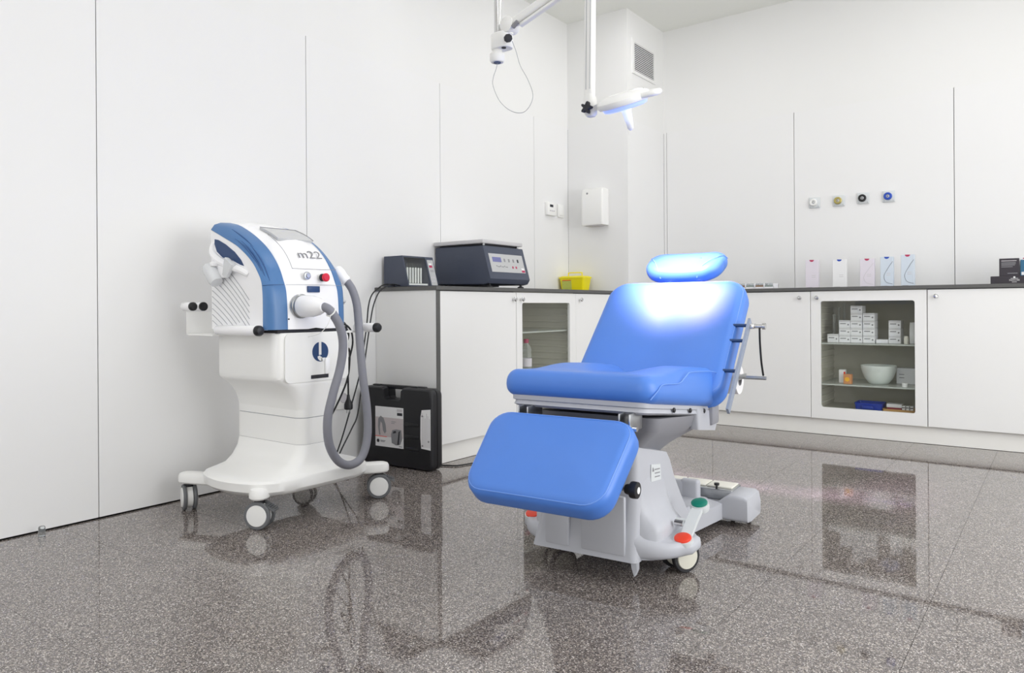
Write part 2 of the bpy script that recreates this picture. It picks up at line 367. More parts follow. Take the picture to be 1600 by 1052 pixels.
def front(P, axis, u0, u1, z0, z1, plane, d0, d1, **k):
    """box on a cabinet front; axis 'x': run along Y with front facing +X; 'y': run along X with front facing -Y. d>0 = out of the front"""
    if axis == 'x': return P.box((plane + d0, u0, z0), (plane + d1, u1, z1), **k)
    return P.box((u0, plane - d1, z0), (u1, plane - d0, z1), **k)
def pt(axis, u, z, plane, d): return (plane + d, u, z) if axis == 'x' else (u, plane - d, z)
def knob(axis, u, z, plane, parent):
    d = Vector((1, 0, 0)) if axis == 'x' else Vector((0, -1, 0))
    MB().lathe(pt(axis, u, z, plane, 0), d, [(.006, 0), (.006, .012), (.0125, .016), (.013, .022), (.010, .026), (.001, .027)], 16).build('knob', 'chrome', parent)
def cabinet(axis, u0, u1, plane, depth, label, knob_u, glass=False, shelves=(), lo=None):
    base = pt(axis, u0, 0, plane, 0)
    t = thing('base_cabinet', label, 'cabinet', (0, 0, 0))
    z0, z1 = ZB, ZC - CT - .001
    g = .0018; th = .018
    if not glass:
        m = MB(); front(m, axis, u0 + g, u1 - g, z0, z1, plane, -depth, -th - .002); m.build('body', 'carcass_shade', t, smooth=0)
        dm = MB(); front(dm, axis, u0 + g, u1 - g, z0, z1 - .004, plane, -th, 0, r=.0015, seg=1); d = dm.build('door', 'cab', t, smooth=0)
        knob(axis, knob_u, .836, plane, d)
        return t
    m = MB()
    for (a, b, c, e) in ((u0 + g, u0 + .02, z0, z1), (u1 - .02, u1 - g, z0, z1), (u0 + .02, u1 - .02, z0, .150), (u0 + .02, u1 - .02, z1 - .018, z1)):
        front(m, axis, a, b, c, e, plane, -depth, -th - .002)
    front(m, axis, u0 + .02, u1 - .02, .150, z1 - .018, plane, -depth, -depth + .012)
    m.build('body', 'inside', t, smooth=0)
    for s, uu in ((0, u0 + .02), (1, u1 - .02)):                     # ribbed plastic runners on both side walls
        m = MB()
        for k in range(17):
            z = z0 + .07 + k * .040
            a, b = (uu, uu + .012) if s == 0 else (uu - .012, uu)
            front(m, axis, a, b, z, z + .012, plane, -depth + .03, -.05, r=.003, seg=1)
        a, b = (uu, uu + .004) if s == 0 else (uu - .004, uu)
        front(m, axis, a, b, z0 + .05, z1 - .03, plane, -depth + .02, -.04)
        o = m.build('ribbed_runner', 'inside', t, smooth=0)
    for z in shelves:
        m = MB(); front(m, axis, u0 + .034, u1 - .034, z - .008, z, plane, -depth + .02, -.035)
        m.build('glass_shelf', 'shelfglass', t, smooth=0)
    # door: white frame round a rounded opening
    w0, w1 = (u0 + .057, u1 - .072) if axis == 'x' else (u0 + .058, u1 - .062)
    zz0, zz1 = .172, .816
    n = 6
    outer = rr(u1 - u0 - 2 * g, z1 - .004 - z0, .001, 0, (u0 + u1) / 2, (z0 + z1 - .004) / 2, n=n)
    inner = rr(w1 - w0, zz1 - zz0, .014, 0, (w0 + w1) / 2, (zz0 + zz1) / 2, n=n)
    def ring(L, d): return [Vector(pt(axis, p.x, p.y, plane, d)) for p in L]
    fm = MB(); fm.loft([ring(outer, -th), ring(outer, 0), ring(inner, 0), ring(inner, -th), ring(outer, -th)], False, False)
    d = fm.build('door', 'cab', t, smooth=0)
    gm = MB(); gm.prism(ring(rr(w1 - w0 + .012, zz1 - zz0 + .012, .016, 0, (w0 + w1) / 2, (zz0 + zz1) / 2), -th + .006), Vector(pt(axis, 0, 0, 0, .004)))
    gm.build('pane', 'pane', d, smooth=0)
    knob(axis, knob_u, .836, plane, d)
    return t
M['shelfglass'] = mat('shelf_glass', '#e3e9e4', 0.15, alpha=0.55)
LD, BD = LX - .004, RY1 - BY - .004
ep = MB().box((0.002, LY0, ZB), (LX - .001, LY0 + .028, ZC - CT - .001), mi=0).box((LX - .0012, LY0 - .0005, ZB), (LX + .0012, LY0 + .028, ZC - CT - .001), mi=1)
tag(ep.build('end_panel', ['cab', 'counter'], smooth=0), 'white end panel with dark front edge closing the left cabinet row', 'panel')
cabinet('x', 2.743, 3.385, LX, LD, 'white cabinet with plain door under the blue-grey centrifuge', 3.352)
cabinet('x', 3.385, 4.026, LX, LD, 'white glass-door cabinet holding a bottle with pink cap', 3.425, True, (.646, .40))
cabinet('x', 4.026, PILY - .002, LX, LD, 'white plain-door cabinet under the yellow bin, by the corner', 4.066)
cabinet('y', PILX + .004, 1.055, BY, BD, 'white plain-door cabinet in the corner, behind the blue backrest', 1.01)
cabinet('y', 1.055, 1.686, BY, BD, 'white plain-door cabinet with knob beside the paper roll', 1.625)
cabinet('y', 1.686, 2.315, BY, BD, 'white glass-door cabinet full of small white cartons', 1.727, True, (.561, .312))
cabinet('y', 2.315, 2.945, BY, BD, 'white plain-door cabinet right of the cabinet full of cartons', 2.36)

# ------------------------------------------------------------------ wall fittings
cols = (('white', '#b8bab8', 'white-ringed'), ('gold', '#b5a766', 'yellow-ringed'), ('black', '#1b1b1f', 'black-ringed'), ('blueprint', '#2a4fb4', 'blue-ringed'))
for (x, z), (cm, _, nm) in zip(((1.591, 1.482), (1.745, 1.481), (1.893, 1.484), (2.043, 1.482)), cols):
    t = thing('gas_outlet', nm + ' medical gas outlet on a square plate on the back wall', 'gas outlet', (x, RY1, z), group='medical gas outlets')
    MB().box((-.036, -.010, -.036), (.036, -.001, .036), .004).build('plate', 'chairlite', t)
    MB().lathe((-.004, -.010, .0), (0, -1, 0), [(.024, 0), (.024, .012), (.020, .015), (.013, .015), (.013, .010), (.001, .010)], 24).build('collar', cm, t)
    MB().lathe((-.004, -.012, .0), (0, -1, 0), [(.010, .0), (.010, .009), (.004, .010), (.003, .006), (.001, .006)], 16).build('socket', 'steel', t)
    for sx in (-1, 1): MB().cyl((sx * .026, -.010, -.028), (sx * .026, -.0125, -.028), .003, n=8).build('screw', 'steel', t)

t = thing('paper_dispenser', 'white paper towel dispenser on the corner pillar', 'dispenser', (.259, PILY, 1.37))
MB().loft([rr(.172, .095, .012, 0, 0, -.049), rr(.176, .10, .014, .012, 0, -.0515), rr(.176, .10, .014, .22, 0, -.0515), rr(.172, .092, .014, .255, 0, -.0475), rr(.15, .07, .012, .262, 0, -.04)]).build('body', 'white', t)
MB().box((-.06, -.085, -.006), (.06, -.02, .001), .002).build('slot_lip', 'printlight', t)
MB().lathe((-.035, -.1005, .225), (0, -1, 0), [(.007, 0), (.007, .003), (.001, .003)], 12).build('lock', 'print', t)
t = thing('thermostat', 'white room thermostat with small dark display on the left wall', 'thermostat', (0, 4.378, 1.488))
MB().box((0, -.058, -.047), (.024, .058, .047), .004).build('body', 'white', t)
MB().box((.0235, -.028, .012), (.0247, .014, .03)).build('display', 'printdark', t, smooth=0)
for k in range(3): MB().box((.0235, -.03 + k * .022, -.018), (.0262, -.014 + k * .022, -.01), .001).build('button', 'printlight', t)
t = thing('wall_switch', 'white rocker switch beside the thermostat', 'switch', (0, 4.513, 1.487))
MB().box((0, -.038, -.047), (.014, .038, .047), .004).build('plate', 'white', t)
MB().box((.013, -.026, -.032), (.019, .026, .032), .003).build('rocker', 'white', t)
t = thing('power_socket', 'white power socket plate low on the left wall behind the machine', 'socket', (0, 2.484, .338))
MB().box((0, -.042, -.057), (.009, .042, .057), .003).build('plate', 'white', t)
MB().lathe((.009, 0, 0), (1, 0, 0), [(.026, 0), (.024, .003), (.020, .003), (.018, .0008), (.001, .0008)], 24).build('well', 'printlight', t)
for sz in (-1, 1): MB().cyl((.004, sz * .009, 0), (.0062, sz * .009, 0), .003, n=8).build('hole', 'printdark', t)

t = thing('air_grille', 'white louvred air grille high on the corner pillar', 'air grille', (PILX, 4.88, 2.567))
MB().loft([[Vector((dx, y, z)) for (y, z) in q] for dx, q in ((0, [(-.185, -.125), (.185, -.125), (.185, .125), (-.185, .125)]), (.008, [(-.183, -.123), (.183, -.123), (.183, .123), (-.183, .123)]), (.008, [(-.155, -.1), (.155, -.1), (.155, .1), (-.155, .1)]), (0.0, [(-.155, -.1), (.155, -.1), (.155, .1), (-.155, .1)]))], False, False).build('frame', 'wall', t, smooth=0)
MB().box((.0005, -.155, -.1), (.0012, .155, .1)).build('dark_duct', 'printdark', t, smooth=0)
for k in range(15):
    z = -.093 + k * .0133
    MB().prism([(.0015, -.154, z), (.0015, -.154, z + .0065), (.0075, -.154, z + .0035), (.0075, -.154, z - .002)], (0, .308, 0)).build('slat', 'wall', t, smooth=0)

t = thing('door_stop', 'small clear cylindrical stop on the floor by the left wall', 'door stop', (.06, 1.085, 0))
MB().lathe((0, 0, .001), (0, 0, 1), [(.010, 0), (.011, .002), (.011, .03), (.009, .034), (.001, .034)], 16).build('clear_body', 'clear', t)
MB().cyl((0, 0, .0008), (0, 0, .002), .012, n=16).build('foot', 'steel', t)

# ------------------------------------------------------------------ wheeled laser machine
ML = Vector((0.42, 1.84, 0))
mach = thing('laser_machine', 'white and blue wheeled laser treatment machine with grey hose by the left wall', 'medical machine', ML)
def W(m, name, mats, parent=mach, L=ML, smooth=35):
    return m.move(lambda v: v - L).build(name, mats, parent, smooth=smooth)
def caster(x, y, ang, r, parent, L, base_z, mw='white', mt='tyre', brake=True, gap=.013, tw=.012):
    """twin-wheel caster standing on the floor at x, y; ang = heading of the axle"""
    a = Vector((math.cos(ang), math.sin(ang), 0)); f = Vector((-a.y, a.x, 0)); c = Vector((x, y, r + .0005)); up = Vector((0, 0, 1))
    m = MB()
    m.lathe(c - a * (gap - .002), a, [(r * .80, 0), (r * .82, .001), (r * .82, 2 * gap - .005), (r * .80, 2 * gap - .004)], 24)
    m.cyl(c + up * (r * .5), Vector((x, y, base_z - .018)), r * .34, r * .36, 16)
    hd = W(m, 'caster', mw, parent, L)
    W(MB().cyl((x, y, base_z - .018), (x, y, base_z + .002), r * .38, n=18), 'swivel', 'black', hd, L)
    for s in (-1, 1):
        p = c + a * (s * gap)
        W(MB().lathe(p, a * s, [(r * .78, 0), (r * .97, 0), (r, .003), (r, tw - .003), (r * .95, tw), (r * .78, tw)], 32), 'tyre', mt, hd, L)
        W(MB().lathe(p, a * s, [(r * .78, .001), (r * .78, tw - .001), (r * .74, tw + .003), (r * .4, tw + .0045), (.001, tw + .005)], 32), 'wheel_disc', mw, hd, L)
    if brake:
        m = MB(); b0 = c + up * (r * .80) + f * (r * .50); d = f * .80 - up * .25
        d.normalize(); n_ = d.cross(a).normalized()
        q = [b0 - a * .016, b0 + a * .016, b0 + a * .018 + d * .042 - up * .006, b0 - a * .018 + d * .042 - up * .006]
        m.prism(q, n_ * .007)
        for k in range(4):
            e = b0 + d * (.012 + k * .008) - up * (.001 * k); m.prism([e - a * .016, e + a * .016, e + a * .016 + d * .003, e - a * .016 + d * .003], n_ * .010 if n_.z > 0 else n_ * -.004)
        W(m, 'brake_pedal', 'tyre', hd, L)
    return hd
RB = .05
# base with swept lip, arms, column
def rrw(x0, x1, y0, y1, r, z, n=6): return rr(x1 - x0, y1 - y0, r, z, (x0 + x1) / 2, (y0 + y1) / 2, n)
def shield(x0, x1, y0, y1, z, bulge=.0):
    """base outline: straight back, bowed sides and front"""
    out = []
    for p in dens(rrw(x0, x1, y0, y1, .06, z, 8), 8, 10):
        u = (p.x - x0) / (x1 - x0); v = (p.y - y0) / (y1 - y0) * 2 - 1
        out.append(Vector((p.x + .35 * bulge * (1 - v * v) * (u > .5), p.y + bulge * 1.25 * math.sin(max(0, min(1, u)) * PI) ** .8 * (.35 if v > 0 else -1) * (abs(v) > .3), z)))
    return out
m = MB()
m.loft([shield(.25, .632, 1.63, 2.05, .108, .035), shield(.232, .648, 1.606, 2.066, .116, .048), shield(.224, .656, 1.596, 2.074, .130, .054), shield(.222, .656, 1.594, 2.074, .160, .054),
        shield(.225, .652, 1.600, 2.068, .169, .050), shield(.228, .646, 1.622, 2.04, .174, .034), shield(.22, .640, 1.668, 1.99, .183, .012), dens(rrw(.20, .632, 1.715, 1.95, .05, .205, 8), 8, 10), dens(rrw(.193, .624, 1.745, 1.926, .045, .24, 8), 8, 10), dens(rrw(.19, .62, 1.757, 1.918, .04, .272, 8), 8, 10)])
W(m, 'base', 'machine')
for (px, py, qx, qy) in ((.50, 1.72, .606, 1.586), (.53, 2.00, .634, 2.138), (.33, 1.645, .155, 1.575), (.33, 2.04, .155, 2.13)):
    d = Vector((qx - px, qy - py, 0)); d = d.normalized() if d.length > .02 else Vector((0.3, -1, 0)).normalized()
    s_ = Vector((-d.y, d.x, 0)); m = MB(); e = Vector((qx, qy, 0)); st = e - d * .16
    def rg(ins, z): return [st - s_ * (.04 - ins) + Vector((0, 0, z)), st + s_ * (.04 - ins) + Vector((0, 0, z))] + [e + d * (.042 - ins) * math.cos(t) + s_ * (.036 - ins) * math.sin(t) + Vector((0, 0, z)) for t in [PI / 2 - i * PI / 8 for i in range(9)]]
    m.loft([rg(.006, .108), rg(.0, .114), rg(0, .134), rg(.005, .144), rg(.016, .148)])
    W(m, 'arm', 'machine')
caster(.606, 1.586, math.radians(-62), RB, mach, ML, .110)
caster(.634, 2.138, math.radians(-42), RB, mach, ML, .110)
caster(.155, 1.575, math.radians(-112), RB, mach, ML, .110, brake=False)
caster(.155, 2.13, math.radians(-62), RB, mach, ML, .110, brake=False)
def colr(z): return rrw(.19, .62, 1.757, 1.918, .04, z, 8)
for (a, b) in ((.2735, .3725), (.3755, .405)):
    W(MB().loft([colr(a), colr(b)]), 'column', 'machine')
W(MB().loft([rrw(.192, .618, 1.759, 1.916, .04, .26, 8), rrw(.192, .618, 1.759, 1.916, .04, .38, 8)]), 'column_core', 'greyline')
def drw(z, k=0.0): return rrw(.205 + k, .622 - k, 1.655 + k, 2.005 - k, .05, z, 8)
W(MB().loft([colr(.4045)] + [[a.lerp(b, t) for a, b in zip(colr(z), drw(z))] for z, t in ((.43, .07), (.455, .19), (.478, .36), (.496, .56), (.51, .78))] + [drw(.519, .006), drw(.527, .001), drw(.54), drw(.692), drw(.700, .004)]), 'cabinet_body', 'machine')
W(MB().box((.25, 1.665, .699), (.607, 1.995, .7115)), 'shadow_gap', 'printdark', smooth=0)
# front flap, round emblem, slot
W(MB().prism([Vector((.6215, p.x, p.y)) for p in rr(.30, .185, .022, 0, 1.835, .605)], (.0035, 0, 0)), 'front_flap', 'machine', smooth=0)
lg = W(MB().cyl((.625, 1.846, .624), (.6262, 1.846, .624), .038, n=40), 'emblem', 'navy')
m = MB().box((.6255, 1.838, .612), (.6268, 1.850, .662)); m.prism([Vector((.6255, 1.850 + .018 * math.cos(t) * s_, .606 + .018 * math.sin(t) * s_)) for s_, t in [(1.0, PI + i * PI / 12) for i in range(8)]] + [Vector((.6255, 1.850 + .006 * math.cos(PI + i * PI / 12), .610 + .006 * math.sin(PI + i * PI / 12))) for i in range(7, -1, -1)], (.0013, 0, 0))
m.box((.6255, 1.850, .588), (.6268, 1.868, .600))
W(m, 'emblem_letter', 'white', lg, smooth=0)
W(MB().box((.6245, 1.801, .522), (.6275, 1.884, .536), .002), 'slot', 'printdark')
W(MB().box((.625, 1.866, .536), (.634, 1.887, .60), .004), 'latch', 'shell')
# upper shell
ctr = [(.25, 1.143), (.32, 1.130), (.39, 1.108), (.45, 1.086), (.50, 1.060), (.545, 1.025), (.577, .985), (.599, .94), (.613, .89), (.62, .84), (.624, .78), (.625, .713)]
out = [(.25, 1.133), (.31, 1.120), (.375, 1.093), (.43, 1.064), (.485, 1.028), (.53, .988), (.567, .942), (.59, .897), (.605, .862), (.611, .82), (.614, .77), (.615, .713)]
inn = [(.25, 1.103), (.30, 1.083), (.346, 1.064), (.395, 1.044), (.44, 1.022), (.49, .99), (.53, .957), (.56, .92), (.578, .888), (.585, .84), (.586, .78), (.586, .713)]
def prof(P, y): return [Vector((q.x, y, q.y)) for q in spline([(a, b, 0) for a, b in P], 5)]
def mixp(A, B, t): return [(a[0] * (1 - t) + b[0] * t, a[1] * (1 - t) + b[1] * t) for a, b in zip(A, B)]
def sect(P, y): p = prof(P, y); return [Vector((.25, y, .713))] + p
YL, YR, YCL, YCR = 1.62, 1.985, 1.704, 1.948
def mirror_y(y):
    t = (y - YL) / (YCL - YL)
    return YR - (YR - YCR) * t if t <= 1 else YCR - (y - YCL) / (1.826 - YCL) * (YCR - 1.826)
st = [(inn, YL + .004), (mixp(inn, out, .55), YL + .02), (mixp(inn, out, .9), YL + .045), (out, YCL), (mixp(out, ctr, .35), 1.716), (mixp(out, ctr, .75), 1.75), (ctr, 1.79), (mixp(ctr, [(a + .001, b + .004) for a, b in ctr], 1), 1.826)]
st2 = [(P, mirror_y(y)) for P, y in st[:-1]][::-1]
W(MB().loft([sect(P, y) for P, y in st + st2]), 'shell', 'shell', smooth=40)
def offp(P, d):
    n = len(P); o = []
    for i in range(n):
        t = Vector((P[min(i + 1, n - 1)][0] - P[max(i - 1, 0)][0], P[min(i + 1, n - 1)][1] - P[max(i - 1, 0)][1])).normalized()
        o.append((P[i][0] - t.y * d, P[i][1] + t.x * d))
    return o
for side in (0, 1):
    yy = (lambda y: y) if side == 0 else mirror_y
    rows = [prof(offp(inn, -.002), yy(YL + .004)), prof(inn, yy(YL - .002)), prof(offp(mixp(inn, out, .5), .006), yy(YL + .012)), prof(offp(mixp(inn, out, .88), .005), yy(YL + .040)), prof(offp(out, .004), yy(YCL - .002)), prof(offp(out, -.002), yy(YCL + .003))]
    rings = [[r_[i] for r_ in rows] for i in range(len(rows[0]))]
    bd = W(MB().loft(rings), 'side_band', 'mblue', smooth=50)
    if side == 0:
        for k, (t, a, b, gy) in enumerate(((.34, 14, 34, .0078), (.50, 17, 36, .012), (.66, 20, 38, .0238))):
            pp = [(prof(offp(mixp(inn, out, t), .0060 if t > .4 else .0045), YL + gy)[i]) for i in range(a, b)]
            W(MB().tube(pp, lambda u: .0032 * math.sin(max(.06, u) * PI * .97) + .0004, 6, smooth=0), 'groove', 'groove', bd)
        W(MB().tube([prof(offp(mixp(inn, out, .72), .0058), YL + .0284)[i] for i in range(8, 22)], lambda u: .003 * math.sin(max(.05, u) * PI * .97) + .0003, 6, smooth=0), 'groove', 'groove', bd)
        W(MB().tube([(.587, YL - .003, .876), (.606, 1.648, .879), (.616, 1.688, .880)], .0009, 6), 'joint_line', 'navy', bd)
    # flat white cheek inside the band, grip recess and slanted vent lines
    ck = prof(inn, yy(YL - .001)); ck = [p for p in ck]
    m = MB(); m.prism([Vector((.252, yy(YL - .001), .714))] + [Vector((p.x - .001, yy(YL - .001), p.z - .001)) for p in ck], (0, (.02 if side == 0 else -.02), 0))
    cheek = W(m, 'cheek_panel', 'shell', smooth=0)
    if side == 0:
        y0 = YL - .002
        g = [(.275, 1.064), (.30, 1.060), (.35, 1.040), (.41, 1.008), (.452, .975), (.47, .952), (.445, .958), (.40, .975), (.385, .977), (.33, .99), (.29, 1.015), (.274, 1.045)]
        W(MB().prism([Vector((a, y0, b)) for a, b in g], (0, .004, 0)), 'grip_recess', 'navy', cheek, smooth=0)
        W(MB().tube([(.262, y0 + .004, 1.048), (.27, y0 - .006, 1.012), (.32, y0 - .008, .978), (.40, y0 - .008, .952), (.47, y0 - .004, .932), (.492, y0 + .004, .918)], lambda u: .010 + .006 * math.sin(u * PI), 10), 'grip_bar', 'shell', cheek)
        for k in range(14):
            z0 = 1.005 - k * .0235; pts = []
            for i in range(13):
                xx = .256 + i * .0205; zz = z0 - .50 * (xx - .256) - .95 * (xx - .256) ** 2
                if zz > .722 and not (zz > .955 - 1.0 * max(0, xx - .30) * .3): pts.append((xx, y0 + .0005, zz))
            if len(pts) > 2: W(MB().tube(pts, .0014, 5, smooth=0), 'vent_line', 'greyline', cheek)
# top screen, cover lines, lettering
cp = spline([(a, b, 0) for a, b in ctr], 24)
def on(xq, d=0.0):
    for i in range(len(cp) - 1):
        if cp[i].x <= xq <= cp[i + 1].x:
            t = (xq - cp[i].x) / max(1e-6, cp[i + 1].x - cp[i].x); z = cp[i].y * (1 - t) + cp[i + 1].y * t
            g = (cp[i + 1] - cp[i]).normalized(); return Vector((xq - g.y * d, 0, z + g.x * d)), g
    return Vector((xq, 0, cp[-1].y)), Vector((0, -1, 0))
def patch(x0, x1, y0, y1, d0, d1, n=8, crown=.004):
    m = MB(); rings = []
    for i in range(n + 1):
        xq = x0 + (x1 - x0) * i / n; a, _ = on(xq, d0); b, _ = on(xq, d1)
        rings.append([Vector((a.x, y0, a.z)), Vector((a.x, y1, a.z)), Vector((b.x, y1, b.z)), Vector((b.x, y0, b.z))])
    return m.loft(rings)
sc_ = W(patch(.385, .50, 1.745, 1.912, -.004, .0045), 'screen', 'screen', smooth=0)
m = MB()
for a, b in (((.385, 1.745), (.385, 1.912)), ((.385, 1.912), (.50, 1.912))):
    m.tube([on(a[0] + (b[0] - a[0]) * i / 6, .005)[0] + Vector((0, a[1] + (b[1] - a[1]) * i / 6, 0)) for i in range(7)], .0016, 6, smooth=0)
W(m, 'bezel_edge', 'print', sc_)
cvp = [on(.47 + .128 * i / 10, .0012)[0] + Vector((0, 1.722 + .016 * (i / 10) ** 2, 0)) for i in range(11)]
W(MB().tube(cvp, .0009, 6, smooth=0).tube([(cvp[-1].x, cvp[-1].y, cvp[-1].z), (.6015, 1.80, .943), (.6025, 1.87, .943), (.600, 1.945, .945)], .0009, 6, smooth=0), 'cover_line', 'print')
W(MB().tube([(.6165, 1.697, .880), (.6215, 1.76, .8815), (.6225, 1.835, .882), (.6215, 1.91, .882), (.6165, 1.973, .881)], .0008, 6), 'joint_line', 'print')
p_, g_ = on(.569, .0045)
text('lettering', 'm22', .052, 'print', mach, p_ + Vector((0, 1.838, 0)) - ML, Matrix(((0, -g_.x * -1 * -1, g_.y * -1), (1, 0, 0), (0, -g_.y, g_.x))).transposed().transposed().to_euler(), sx=1.25)
W(MB().lathe((.621, 1.789, .916), (1, 0, 0), [(.016, 0), (.015, .004), (.008, .005), (.008, .009), (.001, .009)], 20), 'key_switch', 'steel')
W(MB().lathe((.619, 1.862, .911), (1, 0, 0), [(.015, 0), (.015, .012), (.001, .012)], 20), 'stop_collar', 'printdark')
W(MB().lathe((.629, 1.862, .911), (1, 0, 0), [(.010, 0), (.010, .006), (.0165, .009), (.0165, .016), (.013, .019), (.001, .019)], 20), 'stop_button', 'red')
W(MB().box((.618, 1.790, .853), (.6262, 1.846, .877), .002), 'recess', 'navy').data.materials.append(M['mblue'])
W(MB().cyl((.624, 1.702, .752), (.6265, 1.702, .752), .003, n=10), 'screw', 'printdark')
# connector and hose
cn = W(MB().lathe((.618, 1.758, .800), (1, .02, 0), [(.046, 0), (.046, .010), (.042, .014), (.042, .02), (.001, .021)], 28), 'connector_ring', 'steel')
W(MB().lathe((.634, 1.758, .800), (1, .09, -.02), [(.040, 0), (.042, .006), (.040, .055), (.033, .085), (.024, .105), (.021, .112), (.001, .113)], 28), 'connector_body', 'shell', cn)
hp = [(.735, 1.767, .799), (.757, 1.776, .790), (.768, 1.792, .768), (.772, 1.821, .719), (.767, 1.838, .652), (.757, 1.832, .568), (.746, 1.807, .474), (.736, 1.789, .38), (.726, 1.803, .285), (.716, 1.853, .212), (.705, 1.922, .182), (.69, 1.995, .199), (.68, 2.034, .272), (.67, 2.042, .382), (.655, 2.035, .511), (.64, 2.036, .627), (.62, 2.045, .73), (.6, 2.053, .809), (.588, 2.040, .868), (.572, 2.022, .905)]
hs = W(MB().tube(hp, .0165, 14), 'hose', 'hose')
W(MB().tube([Vector((.765, 1.784, .777)) + Vector((.35, .55, .75)).cross(Vector((0, 1, 0))).normalized() * 0 + (Vector((1, 0, .0)) * math.cos(t) + Vector((0, .62, .78)) * math.sin(t)) * .0185 for t in [i * PI / 8 for i in range(16)]], .0028, 6, closed=True), 'cable_tie', 'white', hs)
W(MB().tube([(.777, 1.772, .765), (.772, 1.765, .735), (.735, 1.757, .70), (.68, 1.745, .685)], .0013, 6), 'tie_tail', 'white', hs)
# right-hand rest for the hose end, with its cup
W(MB().lathe((.574, 2.026, .897), (-.30, -.18, .40), [(.017, 0), (.022, .006), (.022, .03), (.025, .045), (.025, .065), (.018, .075), (.001, .077)], 18), 'handpiece', 'shell')
W(MB().loft([rr(.03, .03, .01, .0), rr(.05, .045, .015, .03), rr(.05, .045, .015, .034)]).move(lambda v: Matrix.Rotation(.5, 3, 'Y') @ v + Vector((.50, 2.035, .80))), 'holder_cup', 'milky')
W(MB().box((.44, 1.98, .82), (.52, 2.03, .845), .004), 'holder_arm', 'shell')
# left-hand handpiece holder with clear cups
hl = W(MB().loft([rr(.044, .044, .02, 0), rr(.052, .052, .024, .012), rr(.052, .052, .024, .075), rr(.045, .045, .02, .085)]).move(lambda v: Matrix.Rotation(-.75, 3, 'Y') @ v + Vector((.338, 1.588, .892))), 'left_holder', 'milky')
W(MB().box((.31, 1.575, .955), (.325, 1.622, .972), .003).box((.32, 1.60, .91), (.37, 1.622, .96), .004), 'holder_bracket', 'shell', hl)
W(MB().loft([rr(.03, .012, .004, 0), rr(.06, .02, .006, .06), rr(.06, .02, .006, .066)]).move(lambda v: Matrix.Rotation(.55, 3, 'Y') @ v + Vector((.378, 1.598, .915))), 'clear_flap', 'milky', hl)
# push handles
for (y, x0, x1, nm) in ((1.598, .322, .585, 'push_handle'), (2.10, .54, .665, 'push_handle')):
    h_ = W(MB().cyl((x0, y, .711), (x1, y, .711), .0185, n=24, bev=.006), nm, 'shell')
    W(MB().lathe((x1 - .002, y, .711), (1, 0, 0), [(.0195, 0), (.0195, .012), (.014, .02), (.001, .022)], 24), 'end_cap', 'black', h_)
    W(MB().box((x0 + .03, min(y, 1.70 if y < 1.8 else 1.98), .692), (x1 - .06, max(y, 1.70 if y < 1.8 else 1.98), .700)), 'bracket', 'machine', h_, smooth=0)
bk = W(MB().box((.135, 1.585, .688), (.31, 1.70, .694)).box((.125, 1.585, .688), (.129, 1.70, .78)), 'rear_bracket', 'machine', smooth=0)
W(MB().cyl((.085, 1.597, .802), (.150, 1.597, .802), .0175, n=22, bev=.005), 'rear_peg', 'shell', bk)
W(MB().lathe((.148, 1.597, .802), (1, 0, 0), [(.0175, 0), (.0175, .008), (.012, .014), (.001, .016)], 20), 'end_cap', 'black', bk)
W(MB().cyl((.075, 1.655, .802), (.128, 1.655, .802), .0175, n=22, bev=.004), 'rear_peg', 'shell', bk)
W(MB().lathe((.126, 1.655, .802), (1, 0, 0), [(.018, 0), (.018, .008), (.001, .009)], 20), 'end_cap', 'black', bk)

# ------------------------------------------------------------------ black hard case leaning on the end panel
ca = thing('equipment_case', 'black plastic carrying case with printed label, standing against the end panel', 'case', (.272, 2.632, 0), (0, 0, math.radians(3.5)))
CWd, CHt, CD = .455, .394, .088
def case_half(y0, y1):
    o = []
    for p in rr(CWd, CHt, .03, 0, 0, CHt / 2 + .002, n=4): o.append((p.x, p.y))
    # cut the handle bay into the top edge
    res = [q for q in o if q[1] < CHt - .001 or abs(q[0]) > .10]
    res = [(x_, z_) for x_, z_ in res]
    top = [(.045, CHt + .002), (.035, CHt - .008), (.032, CHt - .048), (.022, CHt - .058), (-.072, CHt - .058), (-.082, CHt - .048), (-.085, CHt - .008), (-.095, CHt + .002)]
    k = next(i for i, q in enumerate(res) if q[0] < 0 and q[1] > CHt / 2)
    return [Vector((x_, 0, z_)) for x_, z_ in res[:k] + top + res[k:]]
def case_shell(y0, y1, name):
    base = case_half(y0, y1); c = Vector((0, 0, CHt / 2))
    def rg(s, y): return [Vector((c.x + (p.x - c.x) * s, y, c.z + (p.z - c.z) * s)) for p in base]
    lo, hi = (y0, y1)
    return MB().loft([rg(.96, lo), rg(.985, lo + .005), rg(1, lo + .014), rg(1, hi)] if name == 'front' else [rg(1, lo), rg(1, hi - .014), rg(.985, hi - .005), rg(.96, hi)])
case_shell(-CD / 2, -.002, 'front').build('front_shell', 'black', ca)
case_shell(.002, CD / 2, 'rear').build('rear_shell', 'black', ca)
for z in (.09, .15, .21):
    MB().box((.060, -CD / 2 - .0022, z), (.148, -CD / 2 + .003, z + .018), .002).build('rib', 'black', ca)
MB().box((-.20, -CD / 2 + .002, CHt - .004), (.16, .004, CHt + .013), .004).move(lambda v: v).build('hinge_rail', 'black', ca) if False else None
MB().box((-.20, .0, CHt - .012), (.15, .026, CHt + .008), .006).build('carry_handle', 'black', ca)
for sx in (-.16, .09): MB().box((sx - .022, -.012, CHt - .004), (sx + .022, .012, CHt + .009), .003).build('latch', 'black', ca)
